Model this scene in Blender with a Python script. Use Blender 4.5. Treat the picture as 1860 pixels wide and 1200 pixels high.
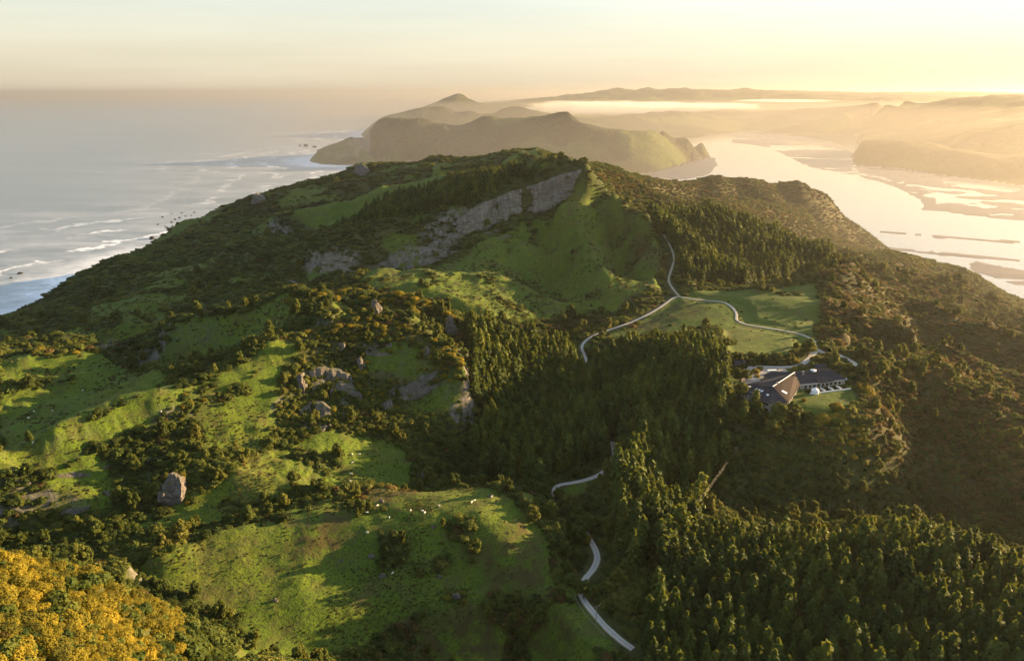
# Coastal ridge country at golden hour: lodge on a spur, pine plantations, sea on the left, tidal inlet on the right.
import bpy, bmesh, math, random
import numpy as np
from mathutils import Vector, Matrix

for o in list(bpy.data.objects):
    bpy.data.objects.remove(o)
scene = bpy.context.scene
col = scene.collection
RNG = np.random.default_rng(7)
random.seed(7)

# ------------------------------------------------------------------ camera, sky, sun, exposure
PW, PH, FPX = 1860.0, 1200.0, 1328.0          # photo size and focal length in photo pixels
HCAM = 400.0                                   # camera height above the sea (m)
PITCH = math.atan((600 - 170) / FPX)
cam = bpy.data.objects.new('camera', bpy.data.cameras.new('camera'))
col.objects.link(cam)
cam.location = (0, 0, HCAM)
cam.rotation_euler = (math.pi / 2 - PITCH, 0, 0)
cam.data.sensor_width = 36.0
cam.data.lens = 36.0 * FPX / PW
cam.data.clip_start = 1.0
cam.data.clip_end = 200000.0
scene.camera = cam

HAZE_D, HAZE_G, HAZE_TOP = 0.000042, 0.56, 570.0
MIST_D = 0.00008
VEIL = 1.92
SUN_AZ = math.radians(67)                      # clockwise from the view direction (+Y)
SUN_EL = math.radians(9.5)
world = bpy.data.worlds.new('World')
scene.world = world
world.use_nodes = True
wn = world.node_tree.nodes
wl = world.node_tree.links
bg = wn['Background']
sky = wn.new('ShaderNodeTexSky')
sky.sky_type = 'NISHITA'
sky.sun_disc = False
sky.sun_elevation = SUN_EL
sky.sun_rotation = SUN_AZ
sky.altitude = 400
sky.air_density = 1.0
sky.dust_density = 1.0
sky.ozone_density = 1.0
# thin bright veil of high cloud and sea haze towards the horizon, the same all round
tc = wn.new('ShaderNodeTexCoord'); sx = wn.new('ShaderNodeSeparateXYZ'); wl.new(tc.outputs['Generated'], sx.inputs[0])
vr = wn.new('ShaderNodeValToRGB'); wl.new(sx.outputs[2], vr.inputs[0])
for el_, (p_, v_) in zip([vr.color_ramp.elements[0], vr.color_ramp.elements[1]] + [vr.color_ramp.elements.new(0.5) for _ in range(3)], ((0.0, 0.998), (0.13, 0.992), (0.30, 0.40), (0.55, 0.12), (0.9, 0.05))):
    el_.position = p_; el_.color = (v_, v_, v_, 1)
mp = wn.new('ShaderNodeMapping'); mp.inputs['Scale'].default_value = (1.6, 1.6, 26); wl.new(tc.outputs['Generated'], mp.inputs[0])
cn = wn.new('ShaderNodeTexNoise'); cn.inputs['Scale'].default_value = 1.4; cn.inputs['Detail'].default_value = 5; cn.inputs['Roughness'].default_value = 0.55; wl.new(mp.outputs[0], cn.inputs['Vector'])
cr = wn.new('ShaderNodeMapRange'); cr.inputs[1].default_value = 0.3; cr.inputs[2].default_value = 0.7; cr.inputs[3].default_value = 0.90; cr.inputs[4].default_value = 1.08; wl.new(cn.outputs[0], cr.inputs[0])
vc = wn.new('ShaderNodeValToRGB'); wl.new(sx.outputs[2], vc.inputs[0])
for el_, (p_, c_) in zip([vc.color_ramp.elements[0], vc.color_ramp.elements[1]], ((0.0, (0.97, 0.85, 0.62)), (0.16, (0.86, 0.89, 0.83)))):
    el_.position = p_; el_.color = (*c_, 1)
vm = wn.new('ShaderNodeVectorMath'); vm.operation = 'SCALE'; wl.new(vc.outputs[0], vm.inputs[0])
ml = wn.new('ShaderNodeMath'); ml.operation = 'MULTIPLY'; ml.inputs[1].default_value = VEIL; wl.new(cr.outputs[0], ml.inputs[0]); wl.new(ml.outputs[0], vm.inputs['Scale'])
mx = wn.new('ShaderNodeMix'); mx.data_type = 'RGBA'; wl.new(vr.outputs[0], mx.inputs[0]); wl.new(sky.outputs[0], mx.inputs[6]); wl.new(vm.outputs[0], mx.inputs[7])
wl.new(mx.outputs[2], bg.inputs[0])
bg.inputs[1].default_value = 0.09

sun = bpy.data.objects.new('sun', bpy.data.lights.new('sun', 'SUN'))
col.objects.link(sun)
sun.data.energy = 5.0
sun.data.angle = math.radians(0.5)
sun.data.color = (1.0, 0.68, 0.33)
sdir = Vector((math.sin(SUN_AZ) * math.cos(SUN_EL), math.cos(SUN_AZ) * math.cos(SUN_EL), math.sin(SUN_EL)))
sun.rotation_euler = sdir.to_track_quat('Z', 'Y').to_euler()

vs = scene.view_settings
vs.view_transform = 'Standard'
vs.look = 'None'
vs.gamma = 1.0
vs.exposure = 2.35
vs.use_curve_mapping = False
scene.cycles.use_denoising = True
scene.cycles.max_bounces = 5
scene.cycles.diffuse_bounces = 2
scene.cycles.glossy_bounces = 2
scene.cycles.transparent_max_bounces = 6
scene.cycles.volume_bounces = 1
scene.cycles.sample_clamp_indirect = 6.0
scene.cycles.use_adaptive_sampling = True
scene.cycles.adaptive_threshold = 0.02

# ------------------------------------------------------------------ small helpers
def tag(o, label=None, cat=None, group=None, kind=None):
    if label: o['label'] = label
    if cat: o['category'] = cat
    if group: o['group'] = group
    if kind: o['kind'] = kind
    return o

def link(o, parent=None):
    col.objects.link(o)
    if parent is not None:
        o.parent = parent
    return o

def empty(name, loc, rz=0.0, scale=1.0):
    o = bpy.data.objects.new(name, None)
    o.empty_display_size = 0.5
    o.location = loc
    o.rotation_euler = (0, 0, rz)
    o.scale = (scale,) * 3 if not hasattr(scale, '__len__') else scale
    return link(o)

def mesh_from(name, verts, faces, mats=None, smooth=False):
    me = bpy.data.meshes.new(name)
    verts = np.asarray(verts, dtype=np.float32)
    if isinstance(faces, np.ndarray):
        n, k = faces.shape
        me.vertices.add(len(verts)); me.vertices.foreach_set('co', verts.ravel())
        me.loops.add(n * k); me.loops.foreach_set('vertex_index', faces.astype(np.int32).ravel())
        me.polygons.add(n)
        me.polygons.foreach_set('loop_start', np.arange(0, n * k, k, dtype=np.int32))
        me.polygons.foreach_set('loop_total', np.full(n, k, dtype=np.int32))
        if smooth:
            me.polygons.foreach_set('use_smooth', np.ones(n, dtype=bool))
        me.update(calc_edges=True)
        me.validate()
    else:
        me.from_pydata([tuple(v) for v in verts], [], faces)
        if smooth:
            for p in me.polygons: p.use_smooth = True
    for m in (mats or []):
        me.materials.append(m)
    return me

def obj(name, me, parent=None, loc=None, rz=0.0):
    o = bpy.data.objects.new(name, me)
    if loc is not None: o.location = loc
    if rz: o.rotation_euler = (0, 0, rz)
    return link(o, parent)

# value noise on world coordinates (numpy)
def _hash(ix, iy, seed):
    h = (ix.astype(np.int64) * 374761393 + iy.astype(np.int64) * 668265263 + seed * 974711) & 0xffffffff
    h = ((h ^ (h >> 13)) * 1274126177) & 0xffffffff
    return ((h ^ (h >> 16)) & 0xffffff) / float(0xffffff)

def vnoise(x, y, seed=0):
    ix = np.floor(x); iy = np.floor(y)
    fx = x - ix; fy = y - iy
    fx = fx * fx * fx * (fx * (fx * 6 - 15) + 10); fy = fy * fy * fy * (fy * (fy * 6 - 15) + 10)
    ix = ix.astype(np.int64); iy = iy.astype(np.int64)
    a = _hash(ix, iy, seed); b = _hash(ix + 1, iy, seed)
    c = _hash(ix, iy + 1, seed); d = _hash(ix + 1, iy + 1, seed)
    return (a * (1 - fx) + b * fx) * (1 - fy) + (c * (1 - fx) + d * fx) * fy

def fbm(x, y, scale, octs=4, seed=0, gain=0.5):
    v = 0.0; a = 1.0; s = 0.0; f = 1.0 / scale
    ca, sa = math.cos(0.65), math.sin(0.65)
    for k in range(octs):
        v = v + a * (vnoise(x * f + 17.3 * k, y * f - 9.1 * k, seed + k * 31) * 2 - 1)
        s += a; a *= gain; f *= 2.03
        x, y = x * ca - y * sa, x * sa + y * ca
    return v / s

def ridged(x, y, scale, octs=3, seed=0):
    v = 0.0; a = 1.0; s = 0.0; f = 1.0 / scale
    for k in range(octs):
        v = v + a * (1 - np.abs(vnoise(x * f + 7.7 * k, y * f + 3.1 * k, seed + 57 * k) * 2 - 1) * 2)
        s += a; a *= 0.5; f *= 2.1
    return v / s

def smoothstep(a, b, x):
    t = np.clip((x - a) / (b - a), 0, 1)
    return t * t * (3 - 2 * t)

# ------------------------------------------------------------------ survey: sightings -> ground points
_cp, _sp = math.cos(PITCH), math.sin(PITCH)
def sight(px, py):
    """azimuth and slope (drop per metre of ground range) of the sight line through a photo pixel"""
    a = (px - 930.0) / FPX; b = (600.0 - py) / FPX
    dx, dy, dz = a, _cp + _sp * b, -_sp + _cp * b
    return math.atan2(dx, dy), -dz / math.hypot(dx, dy)
# ------------------------------------------------------------------ terrain: surveyed ridge and valley lines (pixel, pixel, ground range in m; 'z12' = at that height)
LINES = [
 # gorse hill beside the camera
 [(-120,1012,150),(0,1026,150),(100,1040,149),(185,1066,148),(235,1108,144),(266,1168,136),(284,1220,126)],
 [(-60,1110,130),(0,1110,130),(140,1120,131),(200,1170,125)], [(0,1210,110),(130,1215,110),(230,1240,112)],
 # gully behind it
 [(-100,965,372),(0,962,368),(60,985,354),(150,1000,335),(250,1050,298),(330,1130,262),(400,1200,242)],
 # front ridge R1, its foot
 [(-120,860,400),(0,827,396),(97,780,398),(200,743,408),(283,720,416),(333,703,423),(433,660,440),(483,625,456),(560,618,465),(640,608,475),(720,608,475),(790,628,462),(843,668,440)],
 [(0,925,372),(100,940,366),(200,945,360),(330,905,358),(430,890,356),(520,870,364),(580,830,385),(680,800,405),(760,770,420)],
 [(0,860,388),(120,850,386),(230,800,396),(330,790,398),(430,770,408)], [(560,740,425),(650,760,420),(760,720,440),(600,700,440)],
 # grass bowl and creek behind the knoll
 [(440,925,340),(600,890,352),(700,900,340)],
 # knoll
 [(230,1020,296),(320,985,306),(400,965,310),(520,935,316),(620,925,318),(700,918,322),(800,905,328),(880,897,332)],
 [(620,960,300),(720,945,304),(820,936,304),(880,938,302),(925,910,322)],
 [(870,945,298),(900,1000,284),(850,1075,271)], [(620,1030,282),(740,1010,285)], [(940,960,300),(980,1010,284),(1010,1070,266)],
 [(780,1105,262),(850,1088,266),(930,1085,266),(1040,1092,257)],
 [(450,1060,278),(560,1090,268),(640,1110,262)],
 [(400,1200,242),(550,1200,245),(700,1200,246),(850,1200,242),(1000,1200,238)],
 # valley road
 [(1135,1172,230),(1100,1140,240),(1060,1085,258),(1058,1055,272),(1078,1020,292),(1080,990,308),(1060,950,328),(1020,900,352),(1010,882,364),(1060,872,366),(1100,855,374)],
 # plantation
 [(1200,1200,232),(1300,1200,234),(1500,1200,245),(1800,1200,270),(1950,1200,275)],
 [(1180,1060,272),(1260,1050,282),(1400,1070,283),(1600,1090,288),(1800,1110,300)],
 [(1200,985,312),(1260,975,320),(1380,985,320),(1500,1000,320),(1700,1012,330),(1860,1060,330),(1960,1090,325)],
 # gully behind the plantation
 [(1290,935,345),(1400,930,375),(1500,930,404),(1600,930,430),(1700,930,455),(1860,980,450),(1960,1000,450)],
 # lodge spur and ridge to the right of it
 [(1330,690,470),(1380,705,463),(1430,712,458),(1500,690,468),(1560,660,510),(1600,657,545),(1700,668,600),(1780,678,622),(1860,684,640),(1980,690,660)],
 [(1400,780,420),(1370,830,398),(1320,890,368),(1260,950,335)],
 [(1470,800,432),(1520,850,424)], [(1600,760,490),(1750,800,500),(1860,830,510)], [(1620,850,455),(1780,880,470)],
 [(1250,800,422),(1160,840,388),(1180,930,340),(1150,1010,298)],
 [(1290,700,468),(1200,725,470),(1130,770,440)],
 # dark gully with the pine belt
 [(760,850,375),(880,862,376),(960,870,370)], [(880,810,405),(960,790,425),(1050,735,480),(1090,690,520)],
 [(1040,650,556),(1058,628,568),(1100,605,592)],
 # field
 [(1120,600,600),(1180,575,632),(1230,535,690),(1215,505,728),(1222,460,782)],
 [(1330,640,520),(1400,640,528),(1480,640,535),(1530,655,520)], [(1240,620,560),(1330,600,590),(1450,600,600)],
 [(1280,560,650),(1340,570,640),(1420,560,655),(1480,560,660)], [(1250,525,705),(1310,535,700),(1400,530,712),(1490,512,752)],
 # bush hill right of the field
 [(1500,500,755),(1528,482,840),(1570,509,845),(1629,530,850),(1683,557,830),(1720,581,812),(1773,600,805),(1811,604,808),(1880,606,840),(1980,610,860)],
 [(1500,545,700),(1540,560,692),(1600,590,680),(1660,625,665),(1705,640,655)], [(1500,620,575),(1580,630,600),(1650,650,620)], [(1650,565,815),(1720,620,785),(1800,640,778),(1900,650,790)], [(1720,655,768),(1800,670,764),(1860,676,772)],
 # spurs falling to the inlet
 [(1560,480,980),(1637,493,1050),(1690,502,1070),(1720,509,1090),(1779,539,1100)], [(1667,536,1000),(1747,544,1050),(1808,539,1120),(1860,570,1090),(1960,590,1100)],
 [(1700,558,955),(1780,578,1000),(1860,590,1040)], [(1700,498,1290),(1760,530,1300),(1810,536,1320)],
 [(1540,460,1150),(1600,465,1300),(1660,470,1340),(1720,480,1370),(1757,488,1380),(1787,509,1390),(1819,536,1420),(1859,555,1440)],
 # outer ridge down to the inlet
 [(1070,303,1130),(1100,302,1180),(1161,322,1270),(1206,330,1350),(1255,334,1440),(1312,320,1500),(1353,330,1550),(1402,340,1600),(1460,342,1650),(1509,367,1730),(1529,387,1780),(1562,416,1850),(1590,432,1920),(1609,457,1990)],
 [(1200,360,1150),(1321,363,1330),(1394,371,1420),(1447,387,1500),(1492,412,1560),(1529,434,1620),(1590,455,1700)], [(1394,402,1345),(1450,432,1390),(1500,453,1440)], [(1330,355,1430),(1394,366,1510),(1450,384,1590),(1500,409,1660),(1540,431,1740)],
 # pine hill
 [(1170,400,930),(1223,398,970),(1284,386,1010),(1340,405,1010),(1394,432,1000),(1447,462,1000),(1500,480,960)],
 [(1240,440,905),(1290,490,865),(1340,510,845),(1420,510,855)], [(1230,500,750),(1300,522,748),(1370,525,752)],
 # scarp hill
 [(1058,308,885),(1110,365,858),(1160,408,828),(1200,450,795),(1212,480,760)],
 [(1020,375,856),(1034,405,828),(1060,450,772),(1090,500,716),(1112,545,670)], [(1076,385,866),(1092,420,860),(1114,455,840),(1134,490,803),(1148,530,733)],
 [(1000,420,846),(1010,455,822),(1028,500,780),(1052,560,695)], [(1095,375,852),(1108,400,840),(1130,440,805),(1160,475,770),(1190,515,718)],
 [(1030,600,605),(950,580,612),(900,565,620),(800,545,632),(700,530,648),(650,522,668)], [(900,500,712),(800,500,715),(720,505,728)], [(960,450,790),(860,465,770)],
 # cliff base and cliff top
 [(1010,392,848),(940,402,838),(880,427,822),(830,457,800),(760,478,788),(690,499,772),(640,512,764),(590,520,760)],
 [(1055,311,888),(1000,328,884),(940,350,872),(880,378,856),(830,406,842),(790,406,850),(737,419,846),(677,425,850),(627,432,852),(560,449,856)],
 # bush slopes towards the sea
 [(253,513,930),(310,483,945),(367,477,950),(427,453,985),(467,440,1000),(540,440,1010)], [(300,468,1120),(367,462,1150),(430,438,1180),(500,422,1200)], [(480,500,850),(400,520,850)], [(200,540,890),(100,595,850),(0,640,800),(-100,660,780)],
 [(560,500,800),(480,545,770),(400,560,760),(300,585,750),(200,620,735),(100,632,720),(0,640,715)], [(300,610,690),(200,650,690),(60,655,690),(-80,665,690)],
 # ridge R2, valley between
 [(200,640,668),(267,613,640),(317,600,622),(400,577,602),(450,575,592),(533,540,592),(567,550,580),(617,548,572),(640,532,577),(690,545,566),(720,555,560),(800,573,550),(826,592,536)],
 [(350,690,510),(400,660,525),(450,625,535),(560,590,532),(650,590,520),(750,600,510),(840,640,485)],
 [(300,688,592),(400,640,575),(480,605,560)], [(0,800,470),(97,768,482),(200,737,490),(290,712,490)],
 # left hills
 [(-80,650,585),(35,647,590),(100,662,588),(160,647,588),(230,675,560),(300,693,525)], [(0,720,530),(100,735,520),(200,720,515)],
 # grove
 [(870,640,520),(950,690,498),(1000,660,535)], [(850,760,430),(900,720,470)], [(860,590,575),(950,600,590)],
 # forest strip behind the cliff, ridge N, ridge O
 [(1030,312,940),(1000,320,968),(910,328,1000),(810,350,1050),(727,366,1050),(640,408,1000),(590,432,930)], [(900,350,925),(780,385,940),(690,410,930)],
 [(990,308,1060),(807,329,1120),(727,348,1130),(687,362,1120),(643,384,1110),(560,398,1120),(500,410,1110)],
 [(560,375,1330),(700,340,1350),(850,315,1300),(950,300,1260)],
 [(640,322,1600),(662,308,1590),(727,298,1540),(773,294,1510),(827,288,1480),(877,288,1450),(957,276,1400),(993,287,1380),(1027,301,1330)],
]
# skylines that drop to the sea behind
DROPS = [
 [(-120,640,960),(0,600,1000),(60,575,1050),(130,545,1130),(145,520,1160),(190,475,1250),(270,455,1330),(290,445,1350),(320,415,1450),(370,402,1500),(420,385,1550),(470,360,1600),(500,355,1600),(560,345,1650),(610,330,1620)],
 [(1609,459,1990),(1630,470,1900)], [(1859,557,1440),(1940,590,1440)],
 # middle headland
 [(600,262,4950),(640,245,4950),(677,228,5000)],
 [(1250,250,4950),(1276,259,5200),(1282,272,5400)],
]
FAR = [
 [(677,228,5000),(693,215,5000),(773,215,5000),(800,227,4900),(877,217,4950),(970,212,4850),(1000,208,4770),(1015,206,4730),(1027,204,4700),(1035,210,4690),(1083,237,4500),(1127,237,4560),(1180,243,4600),(1202,234,4950),(1222,248,4950)],
 [(1027,206,4680),(1050,235,4560),(1085,262,4430),(1110,285,4300)], [(960,225,4720),(985,250,4600),(1010,285,4350)], [(1000,232,4760),(1030,262,4560),(1050,290,4330)], [(800,232,4780),(790,262,4640)], [(860,240,4830),(880,275,4560)], [(650,265,4700),(720,255,4700),(800,262,4650),(880,265,4560),(980,270,4400),(1080,275,4350),(1150,275,4350),(1210,275,4500)],
 [(640,284,'z4'),(700,292,'z4'),(770,296,'z4'),(830,298,'z5'),(900,304,'z4'),(1000,312,'z4'),(1100,316,'z4'),(1190,312,'z2'),(1240,298,'z2'),(1270,282,'z2')],
 [(715,208,8000),(760,197,8000),(807,196,8000),(833,210,7900),(853,202,7900),(873,210,7900),(925,195,8600),(1000,208,8400)],
 [(770,195,12000),(800,182,12000),(820,175,12000),(837,173,12000),(845,184,11900),(870,190,11900),(930,188,13000),(980,183,14000)],
 [(1040,177,17000),(1100,167,17000),(1129,161,17000),(1145,167,17000),(1174,158,17000),(1194,163,17000),(1243,161,17000),(1321,168,17000),(1357,161,17000),(1378,168,17000),(1447,171,17000),(1509,175,17000),(1550,174,16000),(1611,179,14000)],
 [(1060,215,9000),(1130,208,9000),(1200,204,9200),(1250,203,9400)],
 [(1270,203,11000),(1400,201,11000),(1500,199,10500),(1560,195,10000),(1640,187,9500),(1720,181,9200),(1780,176,9000),(1860,173,9000),(2000,172,9000)],
 [(1540,206,8800),(1600,202,8800),(1660,198,8600)], [(1640,216,8200),(1700,208,8200),(1860,200,7500),(2000,200,7500)], [(1760,240,6000),(1860,235,5800),(2000,235,5800)],
 [(1562,259,5900),(1600,256,5950),(1680,268,5500),(1780,277,5000),(1860,282,4850),(2000,284,4850)],
 [(1554,266,'z3'),(1600,270,'z3'),(1631,276,'z3'),(1713,292,'z3'),(1790,297,'z3'),(1860,302,'z3'),(1990,310,'z3')],
 [(1570,246,'z3'),(1620,236,'z3'),(1664,227,'z3'),(1643,219,'z3')],
]
WATERPX = ([(x, y, 'z-14') for y in (230, 262, 300, 340) for x in (40, 200, 360, 500)] + [(x, y, 'z-14') for y in (400, 460) for x in (-80, 60, 150)] + [(-60, 540, 'z-14'), (0, 560, 'z-14'), (250, 400, 'z-14'), (560, 300, 'z-14'), (600, 305, 'z-12'), (560, 262, 'z-14'), (620, 222, 'z-14'), (640, 195, 'z-14'), (400, 195, 'z-14'), (300, 215, 'z-14'), (500, 212, 'z-14'), (560, 235, 'z-14'), (620, 210, 'z-14'), (200, 240, 'z-14'), (600, 195, 'z-14'), (700, 190, 'z-14'), (655, 225, 'z-14'), (580, 200, 'z-14'), (690, 208, 'z-14'), (500, 190, 'z-14'), (300, 190, 'z-14'), (640, 186, 'z-14'), (740, 186, 'z-14'), (0, 195, 'z-14')]
  + [(x, y, 'z-9') for x, y in ((1340, 275), (1330, 300), (1290, 320), (1400, 330), (1480, 350), (1560, 390), (1640, 440), (1700, 460), (1800, 500), (1850, 530), (1980, 560), (1900, 480), (1800, 440), (1700, 400), (1600, 350), (1500, 300), (1420, 270), (1360, 240), (1300, 228), (1250, 222), (1400, 222), (1500, 222), (1580, 222), (1500, 250), (1620, 310), (1750, 330), (1850, 350), (1980, 380), (1850, 420), (1320, 250), (1230, 226))])
# hidden ground and ground beyond the frame: azimuth (deg), range, height
HIDDEN = [(0,60,215),(-10,80,225),(12,110,205),(28,110,203),(45,120,200),(-45,60,305),(-70,120,300),(-60,250,250),(-62,420,230),(-60,700,170),(-60,1000,60),(-62,1300,-12),(-58,2000,-14),(-60,5000,-14),
 (0,20,230),(60,150,198),(62,300,188),(62,420,170),(60,600,165),(60,800,140),(58,1100,70),(58,1500,-9),(58,2500,-9),(60,4000,-9),(60,6500,120),(62,9000,300),
 (90,200,190),(90,500,110),(90,900,20),(90,1500,-9),(90,3000,-9),(90,9000,100),(-90,200,260),(-90,600,150),(-90,1000,-12),(-90,3000,-14),(-90,9000,-14),(-40,20000,-14),(-20,20000,-14),(-30,40000,-14),(0,40000,100),(30,40000,200),(60,30000,200),
 (5,2300,40),(2,2800,20),(-3,2400,60),(8,2700,10),(10,3400,-4),(5,3600,6),(-2,3700,4),(-8,3300,-8),(-6,2400,-4),(-12,2200,-12),(14,2500,-9),(18,2400,-9),
 (-5,6200,20),(0,6000,10),(5,6500,5),(8,6500,5),(-8,6800,-8),(2,9800,60),(6,12500,20),(12,12500,20),(-8,15000,-14)]

AZ, LD, SV = [], [], []
def _ctrl(az, D, S):
    AZ.append(az); LD.append(math.log(D)); SV.append(S)
def _pt(p):
    az, t = sight(p[0], p[1])
    if isinstance(p[2], str):
        return az, (HCAM - float(p[2][1:])) / t, t
    return az, float(p[2]), t
def _add_line(L, drop=False):
    pts = [_pt(p) for p in L]
    out = []
    for (a0, d0, t0), (a1, d1, t1) in zip(pts[:-1], pts[1:]):
        n = max(1, int(math.hypot(a1 - a0, math.log(d1 / d0)) / 0.03))
        for k in range(n):
            f = k / n
            out.append((a0 + (a1 - a0) * f, d0 * (d1 / d0) ** f, t0 + (t1 - t0) * f))
    out.append(pts[-1])
    for a, d, t in out:
        _ctrl(a, d, t)
        if drop:
            d0 = HCAM / t
            d2 = d + min(0.93 * (d0 - d), 0.16 * d if d > 3000 else 1e9)
            _ctrl(a, d2, (HCAM + 10) / d2)
# ground hidden behind a crest: first sighting of the ridge line -> (metres behind, metres lower)
BACKS = {(-120,860): (48, 28), (200,640): (50, 32), (-80,650): (50, 32), (1330,690): (0, 0), (1500,500): (85, 48), (1560,480): (95, 50), (1667,536): (95, 50), (1540,460): (120, 80),
 (1200,360): (100, 48), (1170,400): (110, 42), (990,308): (70, 28), (253,513): (75, 34), (640,322): (120, 70), (1070,303): (170, 50), (1200,985): (45, 16), (230,1020): (16, 7), (200,540): (90, 40)}
def _back(L, back, drop):
    pts = [_pt(p) for p in L]
    for (a0, d0, t0), (a1, d1, t1) in zip(pts[:-1], pts[1:]):
        m = max(1, int(math.hypot(a1 - a0, math.log(d1 / d0)) / 0.025))
        for k in range(m):
            f = k / m; a, d, t = a0 + (a1 - a0) * f, d0 * (d1 / d0) ** f, t0 + (t1 - t0) * f
            z = HCAM - t * d - drop; d2 = d + back
            _ctrl(a, d2, (HCAM - z) / d2)
for L in LINES + FAR: _add_line(L)
for L in LINES:
    if L[0][:2] in BACKS and BACKS[L[0][:2]][0]: _back(L, *BACKS[L[0][:2]])
# rock faces: the ground stays low until just in front of the crest
FACES = [([(828,406,842),(863,379,855),(917,357,866),(986,334,881),(1026,318,886),(1056,311,888)], [(832,424,822),(858,419,826),(912,402,836),(960,386,848),(1000,380,850),(1040,352,868)], 8),
 ([(684,478,795),(720,470,800),(749,464,806),(800,453,815),(833,448,818)], [(690,498,780),(722,492,784),(752,483,790),(800,470,800),(833,456,808)], 6), ([(578,470,800),(610,463,805),(642,468,803)], [(582,497,786),(612,497,786),(644,500,784)], 6)]
for top_, bas_, gp in FACES:
    tp = [_pt(p) for p in top_]; bp = [_pt(p) for p in bas_]
    for (a0, d0, t0), (a1, d1, t1), (b0, e0, s0), (b1, e1, s1) in zip(tp[:-1], tp[1:], bp[:-1], bp[1:]):
        for k in range(5):
            f = k / 5; a, d, t = a0 + (a1 - a0) * f, d0 + (d1 - d0) * f, t0 + (t1 - t0) * f
            zt = HCAM - t * d; zb = HCAM - (s0 + (s1 - s0) * f) * (e0 + (e1 - e0) * f)
            _ctrl(a, d + 2, (HCAM - zt) / (d + 2)); _ctrl(a, d - gp, (HCAM - (zb + 0.15 * (zt - zb))) / (d - gp))
for L, bk_m, dr_m in ((FAR[0], 320, 95), ([(715,208,8000),(760,197,8000),(807,196,8000),(833,210,7900),(853,202,7900),(873,210,7900),(925,195,8600),(1000,208,8400)], 500, 110), ([(770,195,12000),(800,182,12000),(820,175,12000),(837,173,12000),(845,184,11900),(870,190,11900)], 800, 140)): _back(L, bk_m, dr_m)
_back([(1560,660,510),(1600,657,545),(1700,668,600),(1780,678,622),(1860,684,640),(1980,690,660)], 75, 46)
for L in DROPS: _add_line(L, True)
for p in WATERPX:
    _ctrl(*_pt(p)[:2], _pt(p)[2])
for a, d, z in HIDDEN: _ctrl(math.radians(a), d, (HCAM - z) / d)
CX = np.array([AZ, LD]).T; CV = np.array(SV)
# drop near-duplicate control points
keep = []
for i in range(len(CX)):
    if all((abs(CX[i, 0] - CX[j, 0]) + abs(CX[i, 1] - CX[j, 1])) > 0.0075 for j in keep): keep.append(i)
CX = CX[keep]; CV = CV[keep]
n = len(CX)
R = np.hypot(CX[:, None, 0] - CX[None, :, 0], CX[:, None, 1] - CX[None, :, 1])
A = np.zeros((n + 1, n + 1)); A[:n, :n] = np.sqrt(R * R + 0.006 ** 2); A[:n, n] = 1; A[n, :n] = 1
SOL = np.linalg.solve(A, np.append(CV, 0))

# grid: fine in front of the camera and near, coarse beside and far
az_f = np.radians(np.arange(-46, 46.001, 0.115))
az_g = np.concatenate([np.radians(np.arange(-100, -46.5, 1.5)), az_f, np.radians(np.arange(47.5, 100.1, 1.5))])
ld_g = np.concatenate([np.linspace(math.log(8), math.log(95), 24)[:-1], np.arange(math.log(95), math.log(2200), 0.0047), np.arange(math.log(2200), math.log(32000), 0.0095)])
NA, NL = len(az_g), len(ld_g)
# interpolate on a coarse lattice first, then refine
ca = np.concatenate([np.radians(np.arange(-100, -46.5, 1.5)), np.radians(np.arange(-46, 46.001, 0.23)), np.radians(np.arange(47.5, 100.1, 1.5))]); cl = ld_g
SC = np.zeros((len(cl), len(az_g)))
for i, l in enumerate(cl):
    rr = np.sqrt((ca[:, None] - CX[None, :, 0]) ** 2 + (l - CX[None, :, 1]) ** 2 + 0.006 ** 2)
    SC[i] = np.interp(az_g, ca, rr @ SOL[:n] + SOL[n])
AA, LL = np.meshgrid(az_g, ld_g)
DD = np.exp(LL)
XX = DD * np.sin(AA); YY = DD * np.cos(AA)
ZZ = HCAM - SC * DD

# open sea west of the headlands, open water between the headland and the wooded point
seamask = np.interp(LL[:, 0], np.log([2000, 2600, 4000, 4700, 5300, 6000, 7000, 9500, 11000, 14000, 20000]), [-0.9, -0.30, -0.262, -0.262, -0.235, -0.215, -0.175, -0.165, -0.135, -0.125, -0.10])[:, None]
ZZ = np.where(LL > math.log(2000), ZZ - 260 * smoothstep(0.004, -0.06, AA - seamask) * smoothstep(math.log(2000), math.log(2600), LL) * (ZZ > -14), ZZ)
gap = smoothstep(0.245, 0.262, AA) * smoothstep(0.437, 0.425, AA) * smoothstep(4300, 4700, DD) * smoothstep(8600, 7900, DD)
ZZ = np.where(gap > 0, np.minimum(ZZ, ZZ * (1 - gap) - 9 * gap), ZZ)
def blur_(M, k=1):
    for _ in range(k):
        M[1:-1] = (M[:-2] + 2 * M[1:-1] + M[2:]) / 4
        M[:, 1:-1] = (M[:, :-2] + 2 * M[:, 1:-1] + M[:, 2:]) / 4
    return M
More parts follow.
